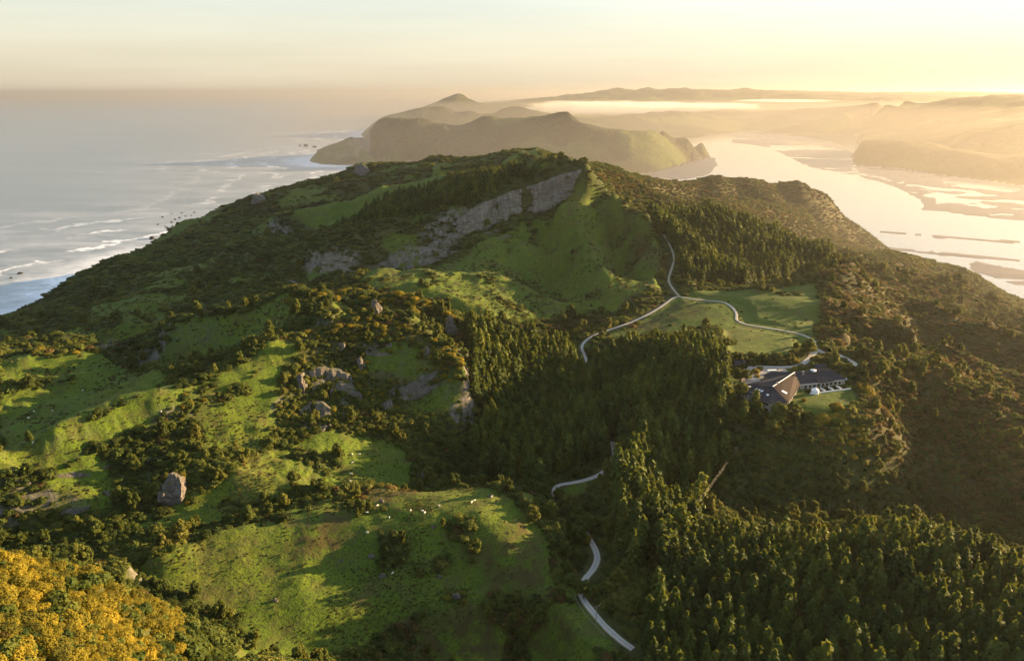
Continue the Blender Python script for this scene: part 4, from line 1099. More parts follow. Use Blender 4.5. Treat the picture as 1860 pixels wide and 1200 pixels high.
bush_pass(90000, -46, 46, 190, 520, 1.6, 5.8, 0.36, 1.0, r2)
bush_pass(85000, -46, 46, 500, 1050, 3.0, 8.5, 0.48, 1.0, r2)
bush_pass(80000, -46, 46, 1000, 2250, 7.0, 13.0, 0.50, 1.0, r2)
bush_pass(70000, 2, 46, 950, 2250, 5.0, 10.5, 0.42, 1.3, r2)
bx, by, bs, bk = map(np.concatenate, (bx_, by_, bs_, bk_))
bs = np.where(bk >= 13, bs * 1.25 + 1.5, bs)
bz = Zat(bx, by) - 0.06 * bs
BM = BUSH + BROAD + RUSTY + GORSE + TREE
bd = np.hypot(bx, by)
ii_, jj_ = np.clip(np.searchsorted(ld_g, np.log(bd)), 0, NL - 1), np.clip(np.searchsorted(az_g, np.arctan2(bx, by)), 0, NA - 1)
vis = in_view(bx, by, bz + 0.3 * bs, 8) & (seen_m[ii_, jj_] < 0.012) & (bk >= 8) & (bk < 13) & (bd < 215)
chosen = np.argsort(-(bs / bd * vis))[:300]
chosen = chosen[vis[chosen]]
for c_ in chosen:
    s = bs[c_]
    lab = '%s golden bush on the near bottom-left hill, %s part, towards its %s' % ('small' if s < 2.4 else ('large' if s > 3.6 else 'medium'), place_word(bd[c_], bd[chosen].min(), bd[chosen].max(), ('lower', 'middle', 'upper')), place_word(math.atan2(bx[c_], by[c_]), np.arctan2(bx[chosen], by[chosen]).min(), np.arctan2(bx[chosen], by[chosen]).max(), ('left edge', 'centre', 'right edge')))
    single('gorse_bush', lab, 'bush', 'golden bushes on the near hill',
           [('stem', BUSH_STEM), ('foliage', BM[bk[c_]])], (bx[c_], by[c_], bz[c_]), random.uniform(0, 6.28), (s, s, s * random.uniform(0.8, 1.15)))
rest = np.setdiff1d(np.arange(len(bx)), chosen)
hs = r2.uniform(0.75, 1.15, len(rest)) * bs[rest] * (1 - 0.38 * smoothstep(450, 800, bd[rest])) * np.where(bk[rest] >= 13, 1.3, 1)
scatter_stuff('native_bush', 'continuous low native bush covering the slopes', BM, bx[rest], by[rest], bz[rest], np.stack([bs[rest], bs[rest], hs], 1), r2.uniform(0, 6.28, len(rest)), bk[rest], 0.12)

# --- rush tufts and small scrub in the pasture ---
a, d, x, y, i, j = pick(150000, math.radians(-46), math.radians(46), 180, 900, r2)
g_ = grassy[i, j]
k = (g_ > 0.35) & (r2.uniform(0, 1, len(x)) < np.clip(0.10 + 0.9 * smoothstep(0.0, 0.35, fbm(x, y, 22, 3, 71)), 0, 1) * np.where(field_m[i, j] > .4, 0.08, 0.8)) & (road_near[i, j] > 2.5) & (seen_m[i, j] < 0.02) & ~in_lodge[i, j]
x, y, d = x[k], y[k], d[k]
s = r2.uniform(0.4, 1.2, len(x)) * np.clip(d / 330, 0.8, 2.2)
scatter_stuff('pasture_rushes', 'rough rush tufts dotted over the pasture', TUFT, x, y, Zat(x, y) - 0.05, np.stack([s, s, s * 0.8], 1), r2.uniform(0, 6.28, len(x)), r2.integers(0, 2, len(x)))
print('pines', len(pines), 'bush', len(bx), 'tufts', len(x))
# ------------------------------------------------------------------ rocks and cliffs
from mathutils import noise as mnoise
def rock_mesh(name, w, d, h, seed, mat, sub=4, block=0.35, flute=0.0, lean=0.0):
    """weathered outcrop, base at z = 0: several jointed blocks cut by flat planes, with ledges and clefts"""
    rr = np.random.default_rng(seed * 7 + 1)
    bm = bmesh.new()
    nb = 4 if sub >= 4 else 2
    for b in range(nb):
        t = bmesh.ops.create_icosphere(bm, subdivisions=sub, radius=1.0)
        c = Vector((rr.uniform(-.5, .5), rr.uniform(-.35, .35), rr.uniform(-.35, .05))) * (0 if b == 0 else 1)
        sc_ = Vector((rr.uniform(.5, .75), rr.uniform(.5, .8), rr.uniform(.55, .85))) if b else Vector((.8, .85, 1.0))
        pl = rr.normal(0, 1, (17, 3)); pl[:, 2] = pl[:, 2] * 0.45 + 0.12; pl /= np.linalg.norm(pl, axis=1)[:, None]
        pd_ = rr.uniform(0.55, 0.98, 17)
        off = Vector((seed * 13.7 + b * 3.1, seed * 5.1, seed * 3.3))
        for v in t['verts']:
            u = np.array(v.co)
            dp = pl @ u
            r = min(1.15, float(np.min(np.where(dp > 0.05, pd_ / np.maximum(dp, 0.05), 9))))
            p = v.co * r
            k = 1 + 0.10 * mnoise.noise(p * 2.6 + off) + 0.06 * mnoise.noise(p * 6 + off) + 0.035 * mnoise.noise(p * 14 + off)
            k += 0.03 * math.sin(11 * p.z + 3 * mnoise.noise(p * 1.3 + off))
            k -= flute * 0.35 * max(0.0, 0.16 - abs(mnoise.noise(Vector((p.x * 2.6, p.y * 2.6, p.z * 0.35)) + off)))
            p = p * k
            q = Vector((c.x + p.x * sc_.x, c.y + p.y * sc_.y, c.z + p.z * sc_.z))
            v.co = Vector((q.x * w / 2 + lean * (q.z + 1) * w * 0.25, q.y * d / 2, (q.z + 0.75) * h / 1.75))
    me = bpy.data.meshes.new(name); bm.to_mesh(me); bm.free()
    me.materials.append(mat)
    return me
ROCKS = []
def outcrop(px, py, w, h, d, seed, label, name='rock_outcrop', cat='rock', group=None, sub=4, lean=0.0, rz=None, flute=0.5, mat='rock', sink=0.3, caps=0):
    p = at(px, py)
    a = math.atan2(p.x, p.y)
    e = tag(empty(name, (p.x, p.y, p.z - sink * h), -a if rz is None else rz), label, cat, group)
    obj('stone', rock_mesh('stone', w, d, h, seed, M[mat], sub, 0.35, flute, lean), e)
    ROCKS.append((p.x, p.y, w, d, a))
    rr = np.random.default_rng(seed)
    for k in range(caps):      # scrub growing on the top
        s = rr.uniform(0.16, 0.28) * w
        o = obj('scrub', GORSE[k % 5], e, (rr.uniform(-.28, .28) * w, rr.uniform(-.2, .2) * d, h * rr.uniform(0.80, 0.93)))
        o.scale = (s, s, s * 0.8)
    return e
outcrop(545, 702, 9, 10, 8, 13, 'small upright stone left of the arched slab')
outcrop(705, 742, 8, 9, 6, 15, 'narrow grey stone beside the rock ledges')
outcrop(318, 900, 17, 15, 12, 5, 'grey rock tower crowned with golden scrub', 'rock_tower', caps=5, flute=0.7)
outcrop(817, 600, 11, 15, 10, 6, 'rounded rock knob at the end of the back ridge', caps=1)
outcrop(683, 570, 13, 14, 9, 7, 'brown rock stub on the crest of the back ridge', caps=3)
outcrop(770, 872, 5, 7, 4, 8, 'small pale rock in front of the dark trees')
outcrop(660, 316, 46, 26, 30, 9, 'rock pinnacle on the far ridge above the sea', 'rock_pinnacle', sub=3)
outcrop(470, 368, 34, 22, 26, 19, 'bare rock point on the skyline above the sea', sub=3)
CRAGS = [([(0, 868), (40, 866), (75, 872)], [(2, 915), (40, 925), (78, 925)], 'dark fissured crag on the shaded slope at the left edge'),
 ([(92, 866), (130, 858), (165, 862)], [(95, 930), (130, 930), (165, 920)], 'dark fissured crag right of the one at the left edge'),
 ([(185, 850), (205, 838), (222, 842)], [(188, 895), (205, 900), (222, 890)], 'narrow dark crag left of the rock tower'),
 ([(268, 838), (280, 832), (290, 840)], [(270, 880), (280, 888), (290, 885)], 'thin rock rib beside the rock tower'),
 ([(205, 948), (240, 940), (270, 945)], [(208, 975), (240, 975), (270, 970)], 'low pale crag at the foot of the left slope')]
for k, (x_, y_, w_, h_, lb) in enumerate([(620, 632, 9, 5, 'low rock on the golden ridge crest above the arched slab'), (776, 640, 9, 6, 'rock among scrub at the shoulder of the golden ridge'), (800, 655, 8, 5, 'lowest rock on the shoulder of the golden ridge'), (655, 665, 7, 8, 'narrow rock standing in the bush right of the arched slab')]):
    outcrop(x_, y_, w_, h_, 6, 50 + k, lb, sub=3, caps=1)
# loose stones on the knoll and the bowl
for k, (x_, y_, s_, lb) in enumerate([(675, 1010, 2.6, 'long pale stone lying on the green knoll'), (621, 1018, 1.8, 'pale stone left of the long stone on the knoll'), (693, 1047, 3.0, 'cluster stone low on the knoll face'), (797, 1048, 2.2, 'dark stone at the foot of the knoll face'), (788, 957, 2.0, 'stone just under the knoll crest'), (693, 911, 2.8, 'grey rock at the back edge of the knoll'), (891, 902, 2.4, 'dark boulder on the rear corner of the knoll'), (842, 955, 1.4, 'small stone near the knoll spur'), (580, 848, 2.2, 'small pale boulder in the grass bowl'), (830, 1085, 4.0, 'brown bank of stone beside the grass track'), (500, 1090, 2.0, 'stone in the scrub at the left foot of the knoll')]):
    outcrop(x_, y_, s_ * 1.5, s_ * 0.8, s_, 70 + k, lb, 'boulder', 'boulder', 'boulders in the pasture', sub=3, flute=0.2, sink=0.3)

def cliff(name, top, base, seed, label, depth=5.0, rows=16, step=1.7, mat='cliff', lift=0.0):
    """a rock face between a crest line and a foot line, fluted and bedded, standing proud of the slope"""
    T_ = np.array([tuple(at(*p)) for p in top]); B_ = np.array([tuple(at(*p)) for p in base])
    def rs(P, m):
        s = np.concatenate([[0], np.cumsum(np.linalg.norm(np.diff(P, axis=0), axis=1))]); t = np.linspace(0, s[-1], m)
        return np.stack([np.interp(t, s, P[:, k]) for k in range(3)], 1)
    L_ = np.linalg.norm(np.diff(T_, axis=0), axis=1).sum(); m = max(8, int(L_ / step))
    T_, B_ = rs(T_, m), rs(B_, m)
    for k in range(m):                         # keep the foot close below the crest
        dv = (B_[k] - T_[k])[:2]; l_ = math.hypot(*dv); mx_ = 26.0 if T_[k][1] < 2000 else 400
        if l_ > mx_ or B_[k][2] > T_[k][2] - 2:
            tc_ = -T_[k][:2] / np.linalg.norm(T_[k][:2])
            B_[k][:2] = T_[k][:2] + tc_ * min(mx_, 12.0); B_[k][2] = float(Zat(np.array(B_[k][0]), np.array(B_[k][1]))) - 1.0
            if B_[k][2] > T_[k][2] - 3: B_[k][2] = T_[k][2] - 3
    sv = np.linspace(0, L_, m)
    for arr in (T_, B_):                       # ragged ends
        arr[:, 2] += 1.5 * fbm(sv, sv * 0 + seed, 14, 3, seed)
    T_[:, 2] += lift + (0.6 + 0.5 * lift) * fbm(sv, sv * 0 + 3 * seed, 24, 3, seed + 3)
    d2 = (B_ - T_)[:, :2]; out = d2 / (np.linalg.norm(d2, axis=1)[:, None] + 1e-6)
    cl_ = 1.5 + 0.5 * depth
    cols = []
    H_ = T_[:, 2] - B_[:, 2]
    prof = [(0, -6), (0, -2)] + [(k / (rows - 1), 0) for k in range(rows)] + [(1, 6)]
    env = np.minimum(1, np.minimum(sv, L_ - sv) / 10 + 0.15)
    flu = fbm(sv, sv * 0, 7, 3, seed + 9); cleft = -cl_ * smoothstep(0.70, 0.93, ridged(sv, sv * 0 + 2, 26, 1, seed + 5))
    for r_, (f, ex) in enumerate(prof):
        zf = 1 - f
        led = 1.0 * math.sin(f * 9) * 0.5 + 0.9 * fbm(sv, np.full(m, f * 30.0), 9, 3, seed + 21)
        bulge = depth * (0.55 + 0.45 * math.sin(math.pi * min(1, f * 0.9 + 0.1))) * (1 if ex >= 0 and 0 < f < 1 or ex == 0 else 0.2)
        hor = T_[:, :2] + (B_ - T_)[:, :2] * (0.15 + 0.85 * f ** 1.6)[..., None] if isinstance(f, np.ndarray) else T_[:, :2] + (B_ - T_)[:, :2] * (f ** 2.6)
        offv = env * (bulge + led + (1.6 + 0.28 * depth) * flu * (0.5 + 0.5 * zf) + cleft)
        xy = hor + out * (offv + (ex if ex < 0 else 0))[:, None]
        z_ = T_[:, 2] + (B_[:, 2] - T_[:, 2]) * f - (1.2 if ex == -6 else 0) - (4 if ex == 6 else 0)
        cols.append(np.column_stack([xy, z_]))
    V = np.stack(cols, 1); w_ = len(prof)
    ii = np.arange(m * w_).reshape(m, w_)
    q = np.stack([ii[:-1, :-1], ii[:-1, 1:], ii[1:, 1:], ii[1:, :-1]], -1).reshape(-1, 4)
    me = mesh_from('rock_face', V.reshape(-1, 3), q, [M[mat]], False)
    return tag(obj(name, me), label, 'rock' if 'outcrop' in name else 'cliff')
cliff('cliff', [(828, 406), (863, 379), (917, 357), (986, 334), (1026, 318), (1056, 311)], [(832, 424), (858, 419), (912, 402), (960, 386), (1000, 378), (1040, 350)], 5, 'long fluted grey cliff running up to the hill summit', 7.0, lift=3.5)
cliff('cliff', [(684, 478), (720, 470), (749, 464)], [(690, 498), (722, 492), (752, 483)], 6, 'pale broken rock band left of the fluted cliff', 3.5)
cliff('cliff', [(757, 463), (800, 453), (833, 448)], [(760, 482), (800, 470), (833, 456)], 7, 'thin pale ledge under the bushy knob', 3.0)
cliff('cliff', [(578, 470), (610, 463), (642, 468)], [(582, 497), (612, 497), (644, 500)], 8, 'grey columned cliff in the bush left of centre', 4.0)
cliff('cliff', [(486, 505), (520, 508), (548, 515)], [(488, 528), (520, 532), (548, 535)], 9, 'short cliff hidden in bush at the foot of the ridge', 1.0)
cliff('cliff', [(165, 628), (200, 626), (243, 630)], [(170, 650), (205, 652), (243, 650)], 10, 'dark rock wall behind the left hollow', 1.5)
cliff('cliff', [(35, 636), (75, 634), (112, 637)], [(37, 649), (75, 651), (112, 650)], 11, 'pale rock wall behind the leftmost green hilltop', 1.0)
cliff('cliff', [(880, 424), (905, 416), (930, 412)], [(884, 437), (905, 434), (930, 428)], 12, 'small pale outcrop just below the fluted cliff', 2.5)
for k, (t_, b_, lb) in enumerate(CRAGS): cliff('crag', t_, b_, 40 + k, lb, 2.2, 12, 1.0, 'rock')
SLABS = [([(536, 690), (560, 676), (590, 667), (615, 672), (640, 694)], [(538, 706), (562, 703), (590, 704), (616, 708), (642, 716)], 'broad arched grey slab of rock high on the bushy slope', 4.0, 2.5),
 ([(600, 716), (618, 702), (638, 704), (658, 724)], [(604, 746), (622, 757), (642, 758), (661, 748)], 'tall pale rock face with golden scrub on top below the arched slab', 5.0, 3.5),
 ([(546, 752), (564, 740), (586, 742), (601, 754)], [(548, 774), (566, 779), (588, 779), (602, 772)], 'split grey rock face at the foot of the bushy slope', 4.5, 3.0),
 ([(706, 716), (735, 706), (768, 690), (796, 677)], [(708, 730), (738, 722), (770, 712), (798, 696)], 'long low rock ledge under the ridge end', 3.5, 2.0),
 ([(660, 628), (685, 622), (712, 627)], [(662, 642), (686, 642), (713, 643)], 'dark rock band near the middle of the golden crest', 2.5, 1.5)]
for k, (t_, b_, lb, dp, lf) in enumerate(SLABS):
    cliff('rock_outcrop', t_, b_, 60 + k, lb, dp, 16, 0.9, 'rock', lf)
    for (x_, y_) in t_:
        v_ = at(x_, y_); ROCKS.append((v_.x, v_.y, 9.0, 6.0, math.atan2(v_.x, v_.y)))

# reef rocks in the surf and two islets in the inlet
reef = [(277, 434, 20), (285, 440, 12), (293, 433, 8), (300, 411, 6), (312, 404, 9), (318, 399, 10), (326, 396, 9), (337, 393, 8), (353, 386, 7), (348, 392, 6), (295, 395, 8), (312, 388, 6), (330, 387, 7), (303, 414, 10), (314, 411, 8), (380, 395, 11), (392, 391, 9), (388, 387, 7), (287, 408, 7), (360, 400, 6), (372, 399, 8), (37, 497, 12), (20, 505, 7), (545, 265, 30), (556, 266, 45), (572, 268, 40), (580, 275, 36), (590, 287, 26)]
shared = [rock_mesh('stone', 1.6, 1.0, 0.42, 90 + k, M['seark'], 3, 0.5, 0.3) for k in range(4)]
for k, (x_, y_, s_) in enumerate(reef):
    az_, t_ = sight(x_, y_); D_ = HCAM / t_
    o = tag(empty('reef_rock', (D_ * math.sin(az_), D_ * math.cos(az_), -0.06 * s_), random.uniform(0, 6.28), s_), 'low dark reef rock in the surf below the coast' if y_ > 380 and y_ < 450 else ('dark rock breaking the surf at the left edge' if y_ > 450 else 'low reef rock off the tip of the middle headland'), 'rock', 'reef rocks off the coast' if 380 < y_ < 450 else ('surf rocks at the left edge' if y_ > 450 else 'reef rocks off the headland'))
    obj('stone', shared[k % 4], o)
for x_, y_, w_, h_, lb in [(1629, 299, 75, 34, 'left of two flat-topped rock islets in the inlet'), (1655, 297, 70, 36, 'right of two flat-topped rock islets in the inlet'), (1737, 302, 70, 14, 'low rock islet right of the flat-topped pair')]:
    az_, t_ = sight(x_, y_); D_ = HCAM / t_
    e = tag(empty('islet', (D_ * math.sin(az_), D_ * math.cos(az_), -3), -az_), lb, 'islet')
    obj('stone', rock_mesh('stone', w_, w_ * 0.7, h_, int(x_), M['seark'], 3, 0.15, 0.3), e)
    for k in range(4):
        o = obj('scrub', BUSH[k], e, (w_ * (-.3 + .2 * k), 0, h_ * 0.75)); o.scale = (w_ * .35, w_ * .35, w_ * .2)

# scrub crowding round the foot of the outcrops
rx_, ry_, rs_ = [], [], []
for X_, Y_, w_, d_, a_ in ROCKS:
    if w_ < 6 or math.hypot(X_, Y_) > 900: continue
    for k in range(int(10 + w_ * 0.9)):
        t_ = r2.uniform(0, 6.28); e_ = r2.uniform(1.0, 1.45); u_ = w_ * .5 * e_ * math.cos(t_); v_ = d_ * .5 * e_ * math.sin(t_)
        rx_.append(X_ + u_ * math.cos(a_) + v_ * math.sin(a_)); ry_.append(Y_ - u_ * math.sin(a_) + v_ * math.cos(a_)); rs_.append(r2.uniform(1.6, 4.2))
rx_, ry_, rs_ = map(np.array, (rx_, ry_, rs_))
scatter_stuff('outcrop_scrub', 'scrub crowding round the foot of the rock outcrops', BM, rx_, ry_, Zat(rx_, ry_) - .1, np.stack([rs_] * 3, 1), r2.uniform(0, 6.28, len(rs_)), np.where(r2.uniform(0, 1, len(rs_)) < .3, 8 + r2.integers(0, 5, len(rs_)), r2.integers(0, 6, len(rs_))), 0.1)
# ------------------------------------------------------------------ lodge on the spur, built in its own axes (x right, y away from the valley)
LROT = -LAZ
lodge = tag(empty('lodge', LODGE, LROT), 'sprawling grey-roofed lodge with angled wings on the spur', 'house')
def poly_slab(name, pts, th, mat, parent):
    """a planar-ish roof facet with thickness"""
    P = [Vector(p) for p in pts]; n_ = len(P)
    V = [tuple(p) for p in P] + [tuple(p - Vector((0, 0, th))) for p in P]
    F = [tuple(range(n_)), tuple(reversed(range(n_, 2 * n_)))] + [(i, n_ + i, n_ + (i + 1) % n_, (i + 1) % n_) for i in range(n_)]
    me = bpy.data.meshes.new(name); me.from_pydata(V, [], F); me.materials.append(mat)
    bm = bmesh.new(); bm.from_mesh(me); bmesh.ops.recalc_face_normals(bm, faces=bm.faces); bm.to_mesh(me); bm.free()
    return obj(name, me, parent)
def box(name, c, s, mat, parent, rz=0.0, bevel=0.0, rx=0.0):
    bm = bmesh.new(); bmesh.ops.create_cube(bm, size=1.0)
    for v in bm.verts: v.co = Vector((v.co.x * s[0], v.co.y * s[1], v.co.z * s[2]))
    if bevel: bmesh.ops.bevel(bm, geom=bm.edges[:] , offset=bevel, segments=2, affect='EDGES')
    me = bpy.data.meshes.new(name); bm.to_mesh(me); bm.free(); me.materials.append(mat)
    o = obj(name, me, parent, c); o.rotation_euler = (rx, 0, rz)
    return o
EZ = 3.4
def seams(o, a, b, c, d, n_, mat):
    """standing seams of a metal roof facet running from ridge a-b down to eave d-c"""
    a, b, c, d = map(Vector, (a, b, c, d))
    V, F = [], []
    for k in range(1, n_):
        t = k / n_; p = a.lerp(b, t) + Vector((0, 0, .02)); q = d.lerp(c, t) + Vector((0, 0, .02)); u = (b - a if (b - a).length > (c - d).length else c - d).normalized() * 0.05; w = Vector((0, 0, 0.09)); i = len(V)
        V += [tuple(p - u), tuple(p + u), tuple(q + u), tuple(q - u), tuple(p + w), tuple(q + w)]
        F += [(i, i + 4, i + 5, i + 3), (i + 1, i + 2, i + 5, i + 4)]
    me = bpy.data.meshes.new('seam'); me.from_pydata(V, [], F); me.materials.append(mat)
    return obj('seams', me, o)
def facet(pts, mat='roof', n_=14):
    o = poly_slab('roof', pts, 0.28, M[mat], lodge)
    if len(pts) == 4: seams(o, pts[0], pts[1], pts[2], pts[3], n_, M[mat])
    elif len(pts) == 3: seams(o, pts[0], pts[0], pts[1], pts[2], max(4, n_ // 2), M[mat])
    return o
# right wing
A1, A2 = (5, 17, 6.9), (27, 32, 6.9)
AN0, AN1, AF0, AF1 = (9.0, 5.0, EZ), (37.0, 26.6, EZ), (-1, 25, EZ), (26.0, 43.0, EZ)
ra = facet([A1, A2, AN1, AN0], n_=34); facet([A2, A1, AF0, AF1], n_=34); rh = facet([A2, AF1, AN1], n_=16)
# centre wing and faceted front pavilion
B1, B2 = (5.5, 17.5, 6.95), (-6.3, -14.5, 7.3)
E = [(9.5, 5.2, EZ), (3.4, -27.5, EZ), (-6.5, -31.0, EZ), (-13.5, -28.0, EZ), (-25.0, -18.0, EZ), (-23.0, -6.0, EZ), (-7.0, 9.0, EZ)]
rb = facet([B1, B2, E[1], E[0]], 'roof_r', n_=26)
fp = [facet([B2, E[k], E[k + 1]], n_=12 if k != 2 else 18) for k in (1, 2, 3, 4)]
facet([B2, B1, E[6], E[5]], n_=26)
# left wing
C1, C2 = (4.5, 20.0, 6.2), (-5.0, 15.0, 6.2)
CN = [(-7.0, 9.0, EZ), (0, 25, EZ), (-9.0, 24.0, EZ), (-13.5, 13.5, EZ)]
facet([C1, C2, CN[3], CN[0]], n_=16); facet([C2, C1, CN[1], CN[2]], n_=16); facet([C2, CN[2], CN[3]], n_=10)
# low roof behind the right wing
facet([(17, 44, 4.6), (27, 50, 4.6), (31, 45, 3.2), (20, 38.5, 3.2)], n_=12); box('wall', (24, 44.6, 1.6), (12, 6, 3.2), M['wall'], lodge, 0.56)
# ridge caps and gutters; lit edge of the centre ridge put in as white
def bar(name, a, b, w, mat, parent):
    a, b = Vector(a), Vector(b); d = b - a
    o = box(name, (a + b) / 2, (d.length, w, w * 0.6), mat, parent); o.rotation_euler = d.to_track_quat('X', 'Z').to_euler(); return o
up = lambda p, h=0.12: (p[0], p[1], p[2] + h)
bar('ridge_cap', up(B1), up(B2), 0.5, M['white'], rb); bar('ridge_cap', up(A1), up(A2), 0.5, M['roof'], ra)
for e_ in (E[1], E[2], E[3], E[4], E[5]): bar('hip_cap', up(B2), up(e_), 0.35, M['roof'], fp[0])
bar('gutter', up(AN1, -.05), up(AF1, -.05), 0.55, M['white'], rh); bar('gutter', up(E[4], -.05), up(E[5], -.05), 0.4, M['white'], fp[3])
bar('gutter', up(AN0, -.1), up(AN1, -.1), 0.25, M['white'], ra); bar('gutter', up(E[5], -.05), up(E[6], -.05), 0.3, M['white'], fp[3])
# walls under the eaves (0.9 m in), down to the falling ground at the front
def inset(p, c, k): v = Vector((p[0] - c[0], p[1] - c[1], 0)); v *= max(0, v.length - k) / v.length; return (c[0] + v.x, c[1] + v.y)
def wall_run(pts, z0, z1, c=(0, 0), k=1.0):
    out_ = []
    Q = [inset(p, c, k) for p in pts]
    for a, b in zip(Q[:-1], Q[1:]):
        d = Vector((b[0] - a[0], b[1] - a[1], 0)); 
        out_.append((box('wall', ((a[0] + b[0]) / 2, (a[1] + b[1]) / 2, (z0 + z1) / 2), (d.length, 0.3, z1 - z0), M['wall'], lodge, math.atan2(d.y, d.x)), a, b))
    return out_
front = wall_run([E[0], E[1], E[2], E[3], E[4], E[5], E[6]], -5.5, EZ - 0.3, (-7, -10), 1.2)
rightw = wall_run([AN0, AN1, AF1, AF0], -2.0, EZ - 0.3, (16, 24), 1.0)
leftw = wall_run([CN[0], CN[3], CN[2], CN[1]], -1.0, EZ - 0.3, (-4, 17), 0.8)
def windows(a, b, zs, w, h, n_, t0=0.08, t1=0.92):
    a, b = Vector((*a, 0)), Vector((*b, 0)); d = (b - a); nrm = Vector((d.y, -d.x, 0)).normalized(); mid = (a + b) / 2
    if (mid - Vector((2, 2, 0))).dot(nrm) < 0: nrm = -nrm
    rz_ = math.atan2(d.y, d.x)
    for z in zs:
        for k in range(n_):
            p = a + d * (t0 + (t1 - t0) * (k + 0.5) / n_) + nrm * 0.17; p.z = z
            o = box('window', p, (w + 0.24, 0.12, h + 0.24), M['white'], lodge, rz_)
            g = box('pane', nrm.normalized() * 0 + Vector((0, 0, 0)), (w, 0.2, h), M['glass'], o)
for _, a, b in front[1:3]: windows(a, b, (1.4, -2.0), 1.7, 1.6, 4)
for _, a, b in front[3:4]: windows(a, b, (1.4, -2.0), 1.5, 1.5, 5)
windows(front[0][1], front[0][2], (1.5,), 1.8, 1.7, 7)
windows(rightw[0][1], rightw[0][2], (1.4,), 2.0, 2.0, 9)
windows(rightw[1][1], rightw[1][2], (1.5,), 1.5, 1.5, 4)
windows(leftw[0][1], leftw[0][2], (1.5,), 1.4, 1.3, 2)
# skylights lie on their facets
def on_plane(p0, p1, p2, x, y, lift=0.18):
    p0, p1, p2 = Vector(p0), Vector(p1), Vector(p2); n_ = (p1 - p0).cross(p2 - p0).normalized()
    if n_.z < 0: n_ = -n_
    z = p0.z - (n_.x * (x - p0.x) + n_.y * (y - p0.y)) / n_.z
    return Vector((x, y, z)) + n_ * lift, n_
def skylight(par, tri, x, y, w, l, mat='white'):
    p, n_ = on_plane(*tri, x, y)
    o = box('skylight', p, (w, l, 0.22), M[mat], par)
    o.rotation_euler = n_.to_track_quat('Z', 'Y').to_euler()
    box('pane', (0, 0, 0.06), (w * 0.8, l * 0.85, 0.16), M['glass'] if mat != 'white' else M['white'], o)
skylight(rb, (B1, B2, E[1]), 0.6, -16, 2.2, 3.2)
for k in range(3): skylight(fp[2], (B2, E[3], E[4]), -15.5 + 1.7 * k, -17.5 - 1.0 * k, 0.9, 2.0)
skylight(fp[1], (B2, E[2], E[3]), -8.5, -23.5, 1.4, 1.5); skylight(fp[3], (B2, E[4], E[5]), -20, -12.5, 1.5, 1.6)
for k in range(3): skylight(ra, (A1, A2, AN1), 18.5 + 2.2 * k, 17.5 + 1.6 * k, 0.9, 1.2)
# recessed verandah roof, chimney, round roof vent
facet([(17.5, 15.5, 5.6), (25.5, 21.2, 5.6), (29.0, 19.0, 3.9), (20.5, 12.2, 3.9)], 'roof', 10)
box('chimney', (10.5, 17.5, 7.0), (1.3, 1.3, 2.6), M['wall'], ra); box('chimney', (-4, -8, 7.2), (1.1, 1.1, 2.0), M['wall'], rb)
def dome(name, loc, r, h, mat, parent=None):
    bm = bmesh.new(); bmesh.ops.create_cone(bm, segments=20, radius1=r, radius2=r, depth=h * 0.62, cap_ends=True)
    for v in bm.verts: v.co.z += h * 0.31
    t = bmesh.ops.create_cone(bm, segments=20, radius1=r * 1.03, radius2=r * 0.12, depth=h * 0.38)
    for v in t['verts']: v.co.z += h * 0.81
    me = bpy.data.meshes.new(name); bm.to_mesh(me); bm.free(); me.materials.append(mat)
    return obj(name, me, parent, loc)
dome('roof_vent', (16.5, 25.5, 6.2), 1.9, 1.5, M['white'], ra)
# terrace in front of the right wing
dk = box('deck', (25.5, 11.5, -0.25), (30, 6.0, 0.5), M['deck'], lodge, 0.655)
box('parapet', (0, -3.1, 0.55), (30, 0.3, 1.1), M['white'], dk)
for k in range(4): box('planter_wall', (-9 + 6 * k, 0.4, 0.7), (0.3, 4.8, 1.4), M['white'], dk)
def L2W(x, y, z=0): 
    c_, s_ = math.cos(LROT), math.sin(LROT)
    X_, Y_ = LODGE.x + x * c_ - y * s_, LODGE.y + x * s_ + y * c_
    return Vector((X_, Y_, float(Zat(np.array(X_), np.array(Y_))) + z))
def tank(x, y, r, h, lb):
    p = L2W(x, y, -0.1)
    e = tag(empty('water_tank', p, LROT), lb, 'tank'); d_ = dome('tank_shell', (0, 0, 0), r, h, M['white'], e); box('hatch', (r * .3, 0, h * .93), (.6, .6, .15), M['white'], d_)
tank(18.3, 2.8, 2.3, 4.0, 'white round water tank beside the lodge terrace'); tank(-1.8, -32.5, 2.0, 3.6, 'white round water tank at the front foot of the lodge')
# courtyard gravel and planted island
def flat_poly(name, pts, z, mat):
    me = bpy.data.meshes.new(name); P = [L2W(*p) for p in pts]; zz = LODGE.z + z
    me.from_pydata([(p.x, p.y, zz) for p in P], [], [tuple(range(len(P)))]); me.materials.append(mat); me.flip_normals() if me.polygons[0].normal.z < 0 else None
    return tag(obj(name, me), kind='structure')
flat_poly('courtyard', [(-26, 34), (-20, 41), (-8, 43), (2, 41), (6, 33), (-1, 26.5), (-9.5, 25), (-15, 13), (-13, 6), (-20, 2), (-26, 5), (-27, 18)], 0.02, M['yard'])
